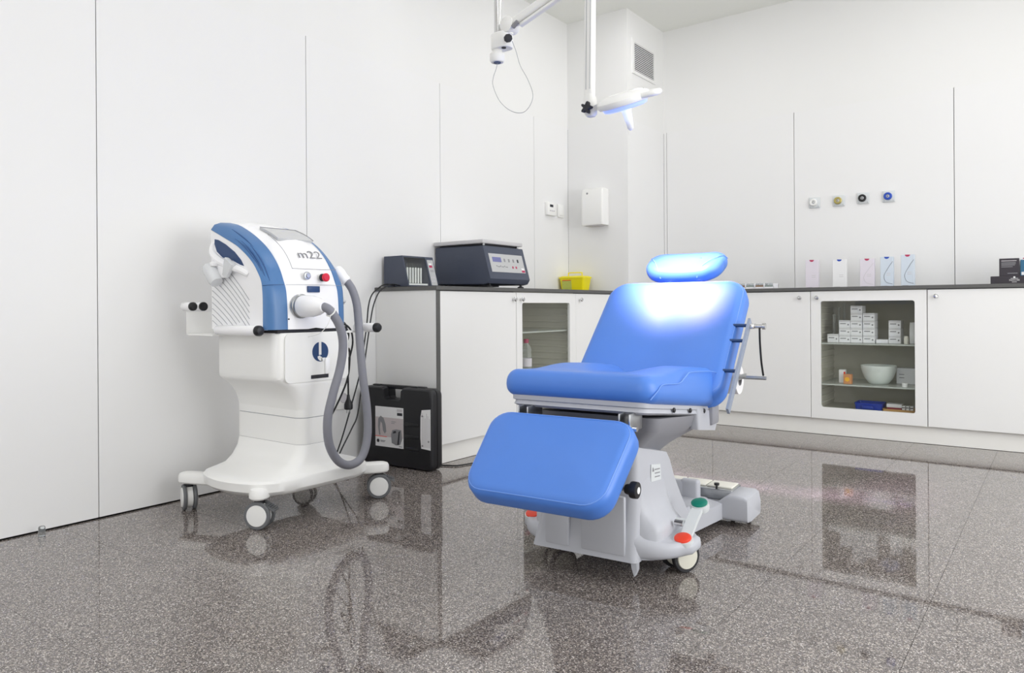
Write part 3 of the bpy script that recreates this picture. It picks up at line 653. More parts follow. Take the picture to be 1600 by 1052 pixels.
# printed label: tool picture, device picture, red rule, dark tag
l2_ = None
lb = MB().box((-.136, -CD / 2 - .0016, .097), (.050, -CD / 2 + .002, .297)).build('printed_label', 'paper', ca, smooth=0)
yl = -CD / 2 - .0016
def flat(pts, mt, name, y=yl, d=.0005, par=lb):
    dx_ = .024 if par is l2_ else .032
    pts = [(a + dx_, b + .012) for a, b in pts]
    return MB().prism([Vector((a, y, b)) for a, b in pts], (0, -d, 0)).build(name, mt, par, smooth=0)
flat([(-.168, .135), (.018, .135), (.018, .232), (-.168, .232)], 'photo', 'photo_band')
flat([(-.142, .142), (-.150, .185), (-.148, .222), (-.132, .238), (-.112, .228), (-.098, .195), (-.094, .162), (-.104, .150), (-.116, .165), (-.122, .20), (-.132, .21), (-.138, .18), (-.134, .142)], 'print', 'tool_picture', yl - .0004)
flat([(-.058, .108), (-.062, .150), (-.054, .172), (-.03, .178), (.006, .176), (.010, .13), (-.002, .104), (-.03, .098)], 'print', 'device_picture', yl - .0004)
flat([(-.05, .155), (-.028, .16), (-.03, .170), (-.046, .167)], 'printdark', 'device_screen', yl - .0008)
flat([(-.022, .10), (-.012, .165), (-.002, .172), (-.004, .16), (-.010, .102)], 'printdark', 'device_stripe', yl - .0008)
flat([(-.168, .134), (-.09, .134), (-.09, .137), (-.168, .137)], 'orange', 'red_rule', yl - .0006)
flat([(-.022, .246), (.012, .246), (.012, .260), (-.022, .260)], 'printdark', 'dark_tag', yl)
flat([(-.024, .264), (.012, .264), (.012, .279), (-.024, .279)], 'printlight', 'small_print', yl)
flat([(-.15 + .009 * math.cos(i * PI / 8), .112 + .009 * math.sin(i * PI / 8)) for i in range(16)] , 'printdark', 'round_mark', yl)
for (a, b, z) in ((-.134, -.10, .113), (-.132, -.106, .108), (-.06, -.03, .212), (-.06, -.038, .204), (-.01, .01, .092)):
    flat([(a, z), (b, z), (b, z + .003), (a, z + .003)], 'print', 'small_print', yl - .0005)
l2 = l2_ = MB().prism([Vector((a + .024, -CD / 2 - .001, b + .012)) for a, b in ((.140, .098), (.198, .094), (.199, .29), (.144, .284), (.137, .25), (.135, .15))], (0, -.0008, 0)).build('white_sticker', 'paper', ca, smooth=0)
for k in range(6):
    xk = .146 + k * .009
    flat([(xk, .105), (xk + .0035, .105), (xk + .0035, .27 - .012 * (k % 3)), (xk, .27 - .012 * (k % 3))], 'printlight', 'small_print', -CD / 2 - .0018, .0004, l2)
for (a, z) in ((.148, .255), (.148, .112), (.186, .135)):
    flat([(a + .005 * math.cos(i * PI / 5), z + .005 * math.sin(i * PI / 5)) for i in range(10)], 'print', 'round_mark', -CD / 2 - .0023, .0003, l2)

# ------------------------------------------------------------------ devices on the left worktop
t = thing('tube_incubator', 'small blue-grey tube incubator with clear front, at the end of the worktop', 'incubator', (0, 0, ZC))
y0, y1 = 2.755, 2.985
def sxz(y): return [Vector((.022, y, .004)), Vector((.205, y, .004)), Vector((.160, y, .166)), Vector((.022, y, .166))]
m = MB(); m.loft([sxz(y0), sxz(y0 + .006)]).loft([sxz(y1 - .062), sxz(y1)])
m.box((.022, y0 + .006, .004), (.03, y1 - .062, .166)).box((.022, y0 + .006, .004), (.2, y1 - .062, .010)).box((.022, y0 + .006, .158), (.16, y1 - .062, .166)); m.build('body', 'device', t, smooth=0)
def slant(ya, yb, za, zb, d0, d1):
    s = (.160 - .205) / .162
    P = lambda y, z, d: Vector((.205 + s * (z - .004) + d * .963, y, z + d * .268))
    return MB().loft([[P(ya, za, d), P(yb, za, d), P(yb, zb, d), P(ya, zb, d)] for d in (d0, d1)])
fr = slant(y0 + .006, y1 - .062, .008, .162, -.004, .001); fr.build('clear_door', 'pane', t, smooth=0)
slant(y1 - .052, y1 - .006, .012, .150, .0, .0015).build('control_panel', 'devpanel', t, smooth=0)
slant(y1 - .044, y1 - .020, .108, .120, .0015, .002).build('red_display', 'pink', t, smooth=0)
slant(y1 - .044, y1 - .022, .122, .132, .0015, .002).build('white_label', 'paper', t, smooth=0)
for k, z in enumerate((.085, .092)): slant(y1 - .042, y1 - .014, z, z + .003, .0015, .002).build('small_print', 'print', t, smooth=0)
for k in range(4):
    yk = y1 - .045 + (k % 2) * .016; slant(yk, yk + .008, .05 - .02 * (k // 2), .058 - .02 * (k // 2), .0015, .0025).build('button', 'printlight', t, smooth=0)
for (a, b) in ((.04, y0 + .02), (.19, y0 + .02), (.04, y1 - .02), (.19, y1 - .02)): MB().cyl((a, b, 0), (a, b, .005), .008, n=10).build('foot', 'rubber', t)
MB().box((.10, y0 + .016, .011), (.19, y1 - .07, .02)).build('inner_rack', 'paper', t, smooth=0)
for k in range(7):
    yy_ = y0 + .026 + k * .0205
    tt = thing('test_tube', 'clear test tube %s from the left in the tube incubator' % ('first second third fourth fifth sixth seventh'.split()[k]), 'test tube', (.148, yy_, ZC + .021), group='test tubes in the incubator')
    MB().lathe((0, 0, 0), (0, 0, 1), [(.002, 0), (.006, .002), (.008, .008), (.008, .095), (.0085, .1), (.0085, .108), (.001, .109)], 12).build('glass_body', 'pane', tt)
    MB().cyl((0, 0, .003), (0, 0, .085), .0062, n=12).build('white_gel', 'paper', tt)

t = thing('centrifuge', 'large blue-grey benchtop centrifuge with silver control panel', 'centrifuge', (0, 0, ZC))
y0, y1 = 3.172, 3.545
def sc2(y, e=0.0): return [Vector((.014, y, .024 + e)), Vector((.37, y, .018 + e)), Vector((.402, y, .024 + e)), Vector((.416, y, .05)), Vector((.364, y, .234 - e)), Vector((.014, y, .238 - e))]
MB().loft([sc2(y0, .004), sc2(y0 + .004), sc2(y1 - .004), sc2(y1, .004)]).build('body', 'device', t, smooth=20)
def sl2(ya, yb, za, zb, d0, d1):
    s = (.364 - .416) / .184
    P = lambda y, z, d: Vector((.416 + s * (z - .05) + d * .962, y, z + d * .272))
    return MB().loft([[P(ya, za, d), P(yb, za, d), P(yb, zb, d), P(ya, zb, d)] for d in (d0, d1)])
cpn = sl2(y0 + .03, y1 - .028, .088, .192, .0, .0016).build('control_panel', 'devpanel', t, smooth=0)
sl2(y0 + .055, y0 + .135, .145, .172, .0016, .0022).build('display', 'lcd', cpn, smooth=0)
for k in range(4): sl2(y0 + .158 + k * .042, y0 + .172 + k * .042, .148, .166, .0016, .0022).build('button', 'print' if k < 3 else 'printdark', cpn, smooth=0)
for k in range(2): sl2(y0 + .225 + k * .032, y0 + .238 + k * .032, .112, .125, .0016, .0022).build('button', 'pink', cpn, smooth=0)
for k in range(9): sl2(y0 + .08 + k * .012, y0 + .085 + k * .012, .116 + .004 * (k % 3 == 0), .121 + .004 * (k % 3 == 0), .0016, .0021).build('indicator', 'printdark', cpn, smooth=0)
sl2(y1 - .062, y1 - .032, .092, .104, .0016, .0022).build('crimson_tag', 'pink', cpn, smooth=0)
sl2(y1 - .062, y1 - .034, .105, .117, .0016, .0022).build('white_tag', 'paper', cpn, smooth=0)
MB().box((.005, y0 - .012, .246), (.372, y1 - .01, .268), .005).build('lid', 'devlid', t)
MB().box((.03, y0 + .02, .236), (.34, y1 - .03, .247)).build('lid_seal', 'rubber', t, smooth=0)
for (a, b) in ((.36, y0 + .012), (.355, y1 - .04), (.03, y0 + .03)): MB().cyl((a, b, .236), (a, b, .248), .007, n=10).build('lid_hinge', 'steel', t)
for (a, b) in ((.385, y0 + .03), (.385, y1 - .05), (.06, y0 + .04), (.06, y1 - .05)):
    MB().lathe((a, b, 0), (0, 0, 1), [(.020, 0), (.018, .008), (.008, .012), (.006, .026)], 14).build('foot', 'rubber', t)
MB().box((.12, y0 + .03, .008), (.32, y0 + .2, .022)).build('motor_guard', 'rubber', t, smooth=0)

# yellow sharps bin
t = thing('sharps_bin', 'small yellow sharps bin with handle, in the worktop corner', 'bin', (.118, 4.53, ZC))
MB().loft([rr(.178, .09, .012, 0), rr(.205, .112, .014, .098)]).build('body', 'yellow', t)
MB().loft([rr(.214, .12, .014, .094), rr(.214, .12, .014, .104), rr(.18, .095, .02, .112)]).build('lid', 'yellow', t)
MB().tube([(-.058, 0, .108), (-.056, 0, .128), (-.048, 0, .136), (.048, 0, .136), (.056, 0, .128), (.058, 0, .108)], .0042, 8).build('handle', 'yellow', t)
lbm = MB().loft([[Vector((x_, -.0466 - .112 * z * .98, z)) for x_, z in ((-.078, .008), (.0, .008), (.0, .082), (-.08, .082))], [Vector((x_, -.0456 - .112 * z * .98, z)) for x_, z in ((-.078, .008), (.0, .008), (.0, .082), (-.08, .082))]]).build('label', 'yellowlabel', t, smooth=0)
MB().box((-.075, -.0570, .078), (-.004, -.054, .083)).build('red_rule', 'orange', lbm, smooth=0)

# ------------------------------------------------------------------ items on the back worktop
def carton(name, label, cat, x0, x1, y, d, h, mt, z=ZC, group=None, rot=0):
    t = thing(name, label, cat, ((x0 + x1) / 2, y + d / 2, z), (0, 0, rot), group)
    MB().box((-(x1 - x0) / 2, -d / 2, .0005), ((x1 - x0) / 2, d / 2, h), .0012, 1).build('box', mt, t, smooth=0)
    return t
tb = ((1.601, 1.678, .182, 'cartonpink', 'pink', 'tall pale carton with a red tab, leftmost on the back worktop', None),
      (1.765, 1.845, .178, 'paper', 'blueprint', 'tall plain white carton with a blue tab', None),
      (1.924, 2.004, .176, 'cartonpink', 'pink', 'tall pale carton with a red tab and faint curve, middle of five', 'printlight'),
      (2.039, 2.109, .182, 'cartonblue', 'blueprint', 'tall pale blue carton with a dark curve and blue tab', 'printdark'),
      (2.151, 2.222, .190, 'cartonblue', 'pink', 'tall pale blue carton with a dark curve and magenta tab', 'printdark'))
for i, (x0, x1, h, mt, tabm, lab, cur) in enumerate(tb):
    t = carton('product_carton', lab, 'carton', x0, x1, 4.94, .035, h, mt, group='tall cartons on the back worktop')
    wd = x1 - x0; yf = -.035 / 2 - .0004
    MB().prism([Vector((-.014 + 0 * k, yf, h)) if k == 0 else Vector((.014 * math.cos(PI + k * PI / 8), yf, h - .001 + .012 * math.sin(PI + k * PI / 8))) for k in range(9)], (0, .0007, 0)).build('tab', tabm, t, smooth=0)
    if cur:
        MB().tube([(wd * .46, yf, h * .84), (wd * .1, yf, h * .62), (-wd * .22, yf, h * .36), (-wd * .05, yf, h * .16), (wd * .45, yf, h * .09)], .0009, 5).build('printed_curve', cur, t)
    for k in range(2): MB().box((-wd * .02, yf, h * (.38 + .06 * k)), (wd * .3, yf + .0006, h * (.395 + .06 * k))).build('small_print', 'printlight', t, smooth=0)
    MB().box((-wd * .4, yf, h * .02), (wd * .05, yf + .0006, h * .035)).build('small_print', 'print', t, smooth=0)
# shallow display tray with four filled wells
t = thing('sample_tray', 'low white tray with four filled wells beside the blue backrest', 'tray', (1.325, 4.83, ZC))
m = MB().box((-.124, -.05, .0005), (.124, .05, .008), .001, 1)
for k in range(5): m.box((-.124 + k * .0605, -.05, .008), (-.118 + k * .0605, .05, .034))
m.box((-.124, .044, .008), (.124, .05, .034)).box((-.124, -.05, .008), (.124, -.047, .012)); m.build('frame', 'carton', t, smooth=0)
for k, mt in enumerate(('brown', 'greygreen', 'brown', 'greygreen')):
    MB().box((-.116 + k * .0605, -.045, .009), (-.0645 + k * .0605, .043, .024), .002).build('filling', mt, t)
    MB().loft([rr(.05, .085, .006, .0245, -.0903 + k * .0605), rr(.05, .085, .006, .036, -.0903 + k * .0605)]).build('cover', 'clear', t)
# black counter display and black cartons behind it
t = carton('display_box', 'long black product display box with white lettering at the right end', 'display box', 2.607, 2.93, 4.86, .16, .044, 'blackcarton')
text('lettering', 'ENDOCARE', .0125, 'paper', t, (-.052, -.0806, .021), FY, sx=.72)
MB().lathe((-.052, -.0802, .037), (0, -1, 0), [(.005, 0), (.005, .0006), (.001, .0006)], 12).build('round_mark', 'paper', t)
MB().box((-.069, -.0808, .0295), (-.035, -.080, .0315)).build('small_print', 'paper', t, smooth=0)
MB().box((-.063, -.0808, .010), (-.041, -.080, .0122)).build('small_print', 'paper', t, smooth=0)
t = carton('black_carton', 'black carton printed with small pale text, on the black display box', 'carton', 2.645, 2.737, 4.90, .03, .098, 'blackcarton', ZC + .0445, rot=.02)
for k, (a, b, z, mt) in enumerate(((-.036, .034, .083, 'printlight'), (-.036, .03, .073, 'print'), (-.036, .03, .066, 'print'), (-.036, .026, .059, 'print'), (-.036, .016, .050, 'print'), (-.008, .038, .014, 'print'))):
    MB().box((a, -.0156, z), (b, -.0149, z + .0035)).build('small_print', mt, t, smooth=0)
for (x0, x1, lab, k) in ((2.742, 2.772, 'blue tube carton beside the small black carton', 0), (2.778, 2.806, 'blue tube carton at the right edge of the picture', 1)):
    t = carton('tube_carton', lab, 'carton', x0, x1, 4.905, .028, .088, 'tubeblue', ZC + .0445, group='blue tube cartons on the display box')
    MB().box((-.010, -.0146, .005), (.010, -.0139, .022)).build('white_patch', 'paper', t, smooth=0)
t = carton('white_leaflet_box', 'white box with pink print behind the blue tube cartons', 'carton', 2.735, 2.83, 4.945, .03, .106, 'paper', ZC + .0445)
MB().box((-.03, -.0156, .095), (.04, -.0149, .101)).build('pink_print', 'pink', t, smooth=0)

# ------------------------------------------------------------------ contents of the glass cabinets
ords = ['bottom', 'second', 'third', 'fourth', 'top']
stacks = ((1.816, 1, .051, 'first'), (1.884, 3, .0455, 'second'), (1.951, 5, .0452, 'third'), (2.020, 4, .0452, 'fourth'), (2.092, 1, .0225, 'fifth'), (2.161, 3, .0455, 'sixth'))
fst = None
S1 = .561; yb = 4.862
for xr, n, h, nm in stacks:
    for k in range(n):
        ps = 'only one' if n == 1 else ('topmost' if k == n - 1 else (('lowest', 'second from bottom', 'third from bottom', 'fourth from bottom')[k]))
        t = thing('medicine_box', 'small white carton, %s in the %s stack on the top glass shelf' % (ps, nm), 'carton', (xr - .033, yb + .05, S1 + k * h), (0, 0, random.uniform(-.012, .012)), 'white cartons on the top glass shelf')
        hh = h - .0006
        MB().box((-.0325, -.05, .0004), (.0325, .05, hh), .001, 1).build('box', 'carton', t, smooth=0)
        if h > .03:
            MB().box((-.0325, -.0504, hh * .80), (.0325, -.0499, hh * .9)).build('grey_band', 'printlight', t, smooth=0)
            MB().box((-.025, -.0504, hh * .5), (.008, -.0499, hh * .62)).build('small_print', 'print', t, smooth=0)
            MB().cyl((.021, -.0499, hh * .42), (.021, -.0505, hh * .42), .005, n=10).build('grey_dot', 'print', t, smooth=0)
t = thing('medicine_carton', 'white upright carton at the right end of the top glass shelf', 'carton', (2.222, 4.90, S1))
MB().loft([rr(.036, .05, .004, .001), rr(.038, .05, .004, .06), rr(.038, .03, .004, .11), rr(.036, .012, .003, .125)]).build('box', 'paper', t)
t = thing('vial', 'small cream vial in front of the upright carton', 'vial', (2.196, 4.815, S1))
MB().lathe((0, 0, 0.0005), (0, 0, 1), [(.012, 0), (.013, .002), (.013, .034), (.011, .038), (.011, .046), (.001, .047)], 16).build('body', 'cream', t)
for k, (x_, h, yv) in enumerate(((1.792, .215, 4.98), (1.775, .17, 4.93), (1.812, .24, 5.03))):
    t = thing('glass_cylinder', ('tall slim clear glass tube, middle one behind the first white carton', 'shortest slim clear glass tube at the left of the shelf', 'tallest slim clear glass tube at the back of the shelf')[k], 'glass tube', (x_, yv, S1), group='glass tubes on the top shelf')
    MB().lathe((0, 0, .0005), (0, 0, 1), [(.011, 0), (.011, .002), (.008, .006), (.008, h - .012), (.012, h - .002), (.012, h), (.001, h)], 12).build('body', 'clear', t)
S2 = .312
t = thing('small_white_carton', 'narrow white and red carton on the lower glass shelf', 'carton', (1.836, 4.87, S2))
MB().box((-.017, -.02, .0005), (.017, .02, .082), .001, 1).build('box', 'paper', t, smooth=0)
MB().box((.010, -.0205, .004), (.0172, .0, .07)).build('red_edge', 'orange', t, smooth=0)
t = thing('orange_carton', 'square orange carton with a yellow disc on the lower glass shelf', 'carton', (1.876, 4.83, S2))
MB().box((-.022, -.02, .0005), (.022, .02, .058), .001, 1).build('box', 'orangebox', t, smooth=0)
MB().cyl((-.001, -.0199, .028), (-.001, -.0206, .028), .0135, n=20).build('yellow_disc', 'ball', t, smooth=0)
t = thing('glass_bowl', 'large frosted glass bowl on the lower glass shelf', 'bowl', (2.03, 4.92, S2))
MB().lathe((0, 0, .0005), (0, 0, 1), [(.045, 0), (.055, .004), (.078, .035), (.093, .075), (.1, .112), (.097, .112), (.089, .075), (.074, .038), (.05, .009), (.001, .008)], 32).build('body', 'frost', t)
t = thing('grey_carton', 'low pale grey carton behind the frosted bowl', 'carton', (2.165, 5.03, S2))
MB().box((-.05, -.04, .0005), (.05, .03, .095), .001, 1).build('box', 'carton', t, smooth=0)
for z in (.055, .035): MB().box((-.035, -.0405, z), (-.008, -.0398, z + .004)).build('small_print', 'print', t, smooth=0)
t = thing('ointment_jar', 'small white jar at the right front of the lower glass shelf', 'jar', (2.19, 4.80, S2))
MB().lathe((0, 0, .0005), (0, 0, 1), [(.014, 0), (.015, .003), (.015, .014), (.017, .015), (.017, .023), (.001, .024)], 18).build('body', 'paper', t)
S3 = .1505
t = thing('blue_tray', 'blue plastic storage tray at the bottom of the glass cabinet', 'tray', (1.99, 4.88, S3))
o_ = lambda w_, d_, z: rr(w_, d_, .01, z)
MB().loft([o_(.14, .12, .0005), o_(.155, .135, .052), o_(.149, .129, .052), o_(.134, .114, .006)]).build('body', 'bluetray', t)
MB().box((-.03, -.082, .018), (.03, -.066, .036), .002).build('label_holder', 'bluetray', t)
t = thing('tan_tray', 'shallow tan tray at the bottom of the glass cabinet', 'tray', (2.155, 4.875, S3))
MB().loft([o_(.165, .12, .0005), o_(.175, .13, .026), o_(.169, .124, .026), o_(.159, .114, .006)]).build('body', 'tan', t)
t = thing('maroon_carton', 'white and maroon carton lying in the tan tray', 'carton', (2.125, 4.88, S3 + .0065))
MB().box((-.038, -.03, 0), (.038, .03, .026), .001, 1).build('box', 'maroon', t, smooth=0)
MB().box((-.041, -.033, .026), (.041, .033, .046), .001, 1).build('lid', 'paper', t, smooth=0)
for k in range(3):
    t = thing('vial_box', 'narrow white carton standing in the tan tray, %s of three' % ('left', 'middle', 'right')[k], 'carton', (2.178 + k * .021, 4.845, S3 + .0065), group='narrow cartons in the tan tray')
    MB().box((-.008, -.02, 0), (.008, .02, .040), .001, 1).build('box', 'paper', t, smooth=0)
    MB().box((-.008, -.0205, .029), (.008, -.0199, .034)).build('dark_band', 'printdark', t, smooth=0)
t = thing('plastic_bottle', 'clear plastic bottle with a pink cap in the left glass cabinet', 'bottle', (.30, 3.665, .40))
MB().lathe((0, 0, .0005), (0, 0, 1), [(.030, 0), (.034, .004), (.034, .10), (.030, .115), (.034, .125), (.03, .145), (.014, .168), (.013, .172), (.001, .172)], 20).build('body', 'clear', t)
MB().lathe((0, 0, .172), (0, 0, 1), [(.016, 0), (.016, .022), (.014, .025), (.001, .025)], 18).build('cap', 'pink', t)
MB().lathe((0, 0, .03), (0, 0, 1), [(.0345, 0), (.0345, .05)], 20, caps=False).build('label', 'cartonpink', t)

# ------------------------------------------------------------------ treatment chair
CA = math.radians(4.0)
CO = Vector((1.80, 2.0014, 0))
ch = thing('treatment_chair', 'blue reclining treatment chair on a grey wheeled base in the middle of the floor', 'treatment chair', CO, (0, 0, CA))
def K(m, name, mats, parent=ch, smooth=40): return m.build(name, mats, parent, smooth=smooth)
def frame(o, x, y, z):
    """local slab frame -> chair frame"""
    return lambda v: Vector(o) + Vector(x) * v.x + Vector(y) * v.y + Vector(z) * v.z
def seam(m_fn, pts, r=.0016): return MB().tube([m_fn(Vector(p)) for p in pts], r, 6, closed=True, smooth=0)
# footrest: face tilted forward and down
T0, T1 = Vector((-.014, -.272, .484)), Vector((-.014, -.452, .310))
d = (T1 - T0); FLn = d.length; d.normalize(); nrm = Vector((0, d.z, -d.y))
if nrm.y > 0: nrm = -nrm
ft = .078
fc = (T0 + T1) / 2 - nrm * ft
tap = lambda v: Vector((v.x * (1 + .07 * v.y / FLn), v.y, v.z))
fc = fc
ff = frame(fc, (1, 0, 0), -d, nrm)
foot = K(cushion(.445, FLn + .03, ft, .062, .026, .007).move(lambda v: ff(tap(v))), 'footrest_cushion', 'vinyl')
K(seam(lambda v: ff(tap(v)), rr(.445 - .018, FLn + .03 - .018, .055, ft - .0062)), 'piping', 'piping', foot)
K(cushion(.40, FLn - .01, .02, .05, .006).move(lambda v: ff(tap(v)) - nrm * .018), 'footrest_board', 'chairdark')
for sx in (-.155, .165):
    hg = K(MB().box((sx - .018, -.245, .452), (sx - .012, -.16, .502), .003).box((sx + .012, -.245, .452), (sx + .018, -.16, .502), .003).box((sx - .014, -.262, .452), (sx + .014, -.205, .468), .003), 'footrest_hinge', 'steel')
    K(MB().cyl((sx - .024, -.235, .462), (sx + .034, -.235, .462), .007, n=14), 'hinge_pin', 'chrome', hg)
kb = K(MB().cyl((.16, -.285, .312), (.193, -.285, .312), .006, n=12), 'knob_stem', 'steel')
K(MB().lathe((.187, -.285, .312), (1, 0, 0), [(.012, 0), (.014, .006), (.014, .014), (.0215, .016), (.0225, .022), (.0215, .034), (.010, .036), (.001, .036)], 24), 'star_knob', 'black', kb)
K(MB().lathe((.2225, -.285, .312), (1, 0, 0), [(.009, 0), (.009, .0012), (.001, .0012)], 18), 'knob_badge', 'paper', kb)
# seat: underside rises to the front, raised wings beside a central dip
SW, SY0, SY1 = .485, -.232, .36
def zb_(y): return .530 - .128 * (y + .232)
def topz(x_, y): 
    a = abs(x_)
    wing = .031 * (1 / (1 + math.exp(-(a - .095) / .012))) * (1 / (1 + math.exp(-(y - .0) / .05)))
    return wing + .008 + .020 * max(0, (y + .232)) / .59
st_ = cushion(SW, SY1 - SY0, .072, .05, .03, .006, n=8, k=6)
# finer top: rebuild as grid-lofted rings of rounded rectangles, then displace
st_.b.free(); st_ = MB(); rings = []
for f in (.9, .5, .2): rings.append(rr(SW - 2 * (.03 + f * .2), .592 - 2 * (.03 + f * .2), max(.02, .05 - .03 - f * .1), 0, n=12))
for i in range(7): a = i / 6 * PI / 2; q = .03 * (1 - math.sin(a)); rings.append(rr(SW - 2 * q, .592 - 2 * q, max(.05 - q, .02), .03 * (1 - math.cos(a)), n=12))
for i in range(7): a = i / 6 * PI / 2; q = .034 * (1 - math.cos(a)); rings.append(rr(SW - 2 * q, .592 - 2 * q, max(.05 - q, .016), .072 - .034 + .034 * math.sin(a), n=12))
def densify(r):
    out = []; n = len(r)
    for i in range(n):
        p, q = r[i], r[(i + 1) % n]; L = (q - p).length; k = 14 if L > .1 else 1
        for j in range(k): out.append(p + (q - p) * j / k)
    return out
dn = [len(densify(r)) for r in rings]
def dens_fixed(w_, d_, r, z):
    base = rr(w_, d_, r, z, n=10); out = []; n = len(base)
    for i in range(n):
        p, q = base[i], base[(i + 1) % n]
        k = 14 if i % 11 == 10 else 1
        for j in range(k): out.append(p + (q - p) * j / k)
    return out
rings = []
for f in (.95, .6, .25): rings.append(dens_fixed(SW - 2 * (.03 + f * .2), .592 - 2 * (.03 + f * .2), .015, 0))
for i in range(7): a = i / 6 * PI / 2; q = .03 * (1 - math.sin(a)); rings.append(dens_fixed(SW - 2 * q, .592 - 2 * q, max(.05 - q, .015), .03 * (1 - math.cos(a))))
for i in range(8): a = i / 7 * PI / 2; q = .036 * (1 - math.cos(a)); rings.append(dens_fixed(SW - 2 * q, .592 - 2 * q, max(.05 - q, .014), .070 - .036 + .036 * math.sin(a)))
for f in (.1, .22, .36, .5, .65, .8, .95): rings.append(dens_fixed(SW - 2 * (.036 + f * .2), .592 - 2 * (.036 + f * .2), .012, .070 + .004 * math.sin(f * PI / 2)))
YM = (SY0 + SY1) / 2
def seatmap(v):
    y = v.y + YM; t = max(0, min(1, (v.z - .02) / .05))
    return Vector((v.x, y, zb_(y) + v.z + t * topz(v.x, y)))
seat = K(st_.loft(rings).move(seatmap), 'seat_cushion', 'vinyl', smooth=60)
for sx in (1,):
    xx = sx * (SW / 2 + .0004)
    pts = [(xx - sx * .012, SY0 + .012, .012), (xx, SY0 + .035, .035), (xx, SY0 + .075, .049), (xx, SY0 + .20, .050), (xx, SY0 + .26, .060), (xx, SY0 + .31, .064), (xx, SY1 - .07, .064), (xx, SY1 - .025, .052), (xx - sx * .004, SY1 - .012, .02)]
    K(MB().tube([Vector((a, y, zb_(y) + z + max(0, min(1, (z - .02) / .05)) * topz(a, y))) for a, y, z in pts], .0015, 6), 'piping', 'piping', seat)
# seat pan with a front lip and three round caps on its side
def panr(k, dz): 
    return [Vector((p.x, p.y + YM, zb_(p.y + YM) + dz)) for p in rr(SW - .045 - 2 * k, .56 - 2 * k, .03, 0, n=6)]
pan = K(MB().loft([panr(.05, -.032), panr(.012, -.030), panr(.002, -.024), panr(.006, -.013), panr(0, -.010), panr(.0, .003)]), 'seat_pan', 'chair')
for k, y in enumerate((-.02, .12, .25)):
    K(MB().lathe((SW / 2 - .0228, y, zb_(y) - .014), (1, 0, 0), [(.0075, 0), (.0075, .004), (.004, .006), (.001, .006)], 16), 'cap', 'black', pan)
# dark under-mechanism and the folded grey shroud down to the pedestal
K(MB().box((-.13, -.16, .42), (.135, .1, .455), .006), 'under_plate', 'chairdark')
K(MB().cyl((.05, -.20, .452), (.13, -.20, .452), .016, n=16), 'actuator', 'black')
def sh(x0, x1, y0, y1, z0, z1, r=.03):
    return [Vector((p.x, p.y, z0 + (z1 - z0) * (p.y - y0) / (y1 - y0))) for p in rr(x1 - x0, y1 - y0, r, 0, (x0 + x1) / 2, (y0 + y1) / 2, n=6)]
K(MB().loft([sh(-.10, .105, -.06, .16, .345, .325), sh(-.125, .13, -.08, .20, .372, .352), sh(-.16, .165, -.10, .27, .405, .378), sh(-.195, .2, -.11, .34, .435, .402), sh(-.205, .21, -.12, .37, .475, .43)]), 'shroud', 'chairdark')
K(MB().loft([sh(.19, .222, .20, .37, .40, .375, .01), sh(.195, .224, .19, .385, .425, .40, .01), sh(.195, .222, .19, .385, .47, .435, .01)]), 'shroud_lobe', 'chair')
# pedestal and base cover
ped = [sh(-.190, .156, -.145, .34, .066, .066, .02), sh(-.188, .156, -.142, .33, .085, .085, .025), sh(-.180, .155, -.135, .30, .13, .12, .03), sh(-.165, .152, -.125, .25, .20, .18, .03), sh(-.148, .148, -.115, .20, .27, .25, .03), sh(-.146, .146, -.105, .17, .34, .305, .03), sh(-.140, .140, -.098, .155, .385, .330, .03), sh(-.12, .12, -.08, .13, .392, .338, .03)]
K(MB().loft(ped), 'pedestal', 'chair')
K(MB().prism([(.132, -.136, .075), (.152, -.136, .075), (.152, -.136, .045), (.144, -.136, .026), (.136, -.136, .05)], (0, .02, 0)), 'corner_fin', 'chair')
K(MB().box((-.14, -.1475, .08), (-.06, -.13, .2), .006).box((-.02, -.1465, .08), (.12, -.13, .25), .006), 'front_rib', 'chair')
lbl = K(MB().prism([(.1485, -.02, .272), (.1485, .06, .264), (.148, .055, .312), (.1472, -.015, .322)], (.0016, 0, 0)), 'warning_label', 'chairlite', smooth=0)
for k in range(3): K(MB().prism([(.1503, .008, .302 - k * .011), (.1503, .048, .298 - k * .011), (.1503, .048, .301 - k * .011), (.1503, .008, .305 - k * .011)], (.0006, 0, 0)), 'small_print', 'print', lbl, smooth=0)
K(MB().prism([(.1503, -.010, .300), (.1503, .003, .299), (.1500, -.004, .312)], (.0006, 0, 0)), 'warning_triangle', 'print', lbl, smooth=0)
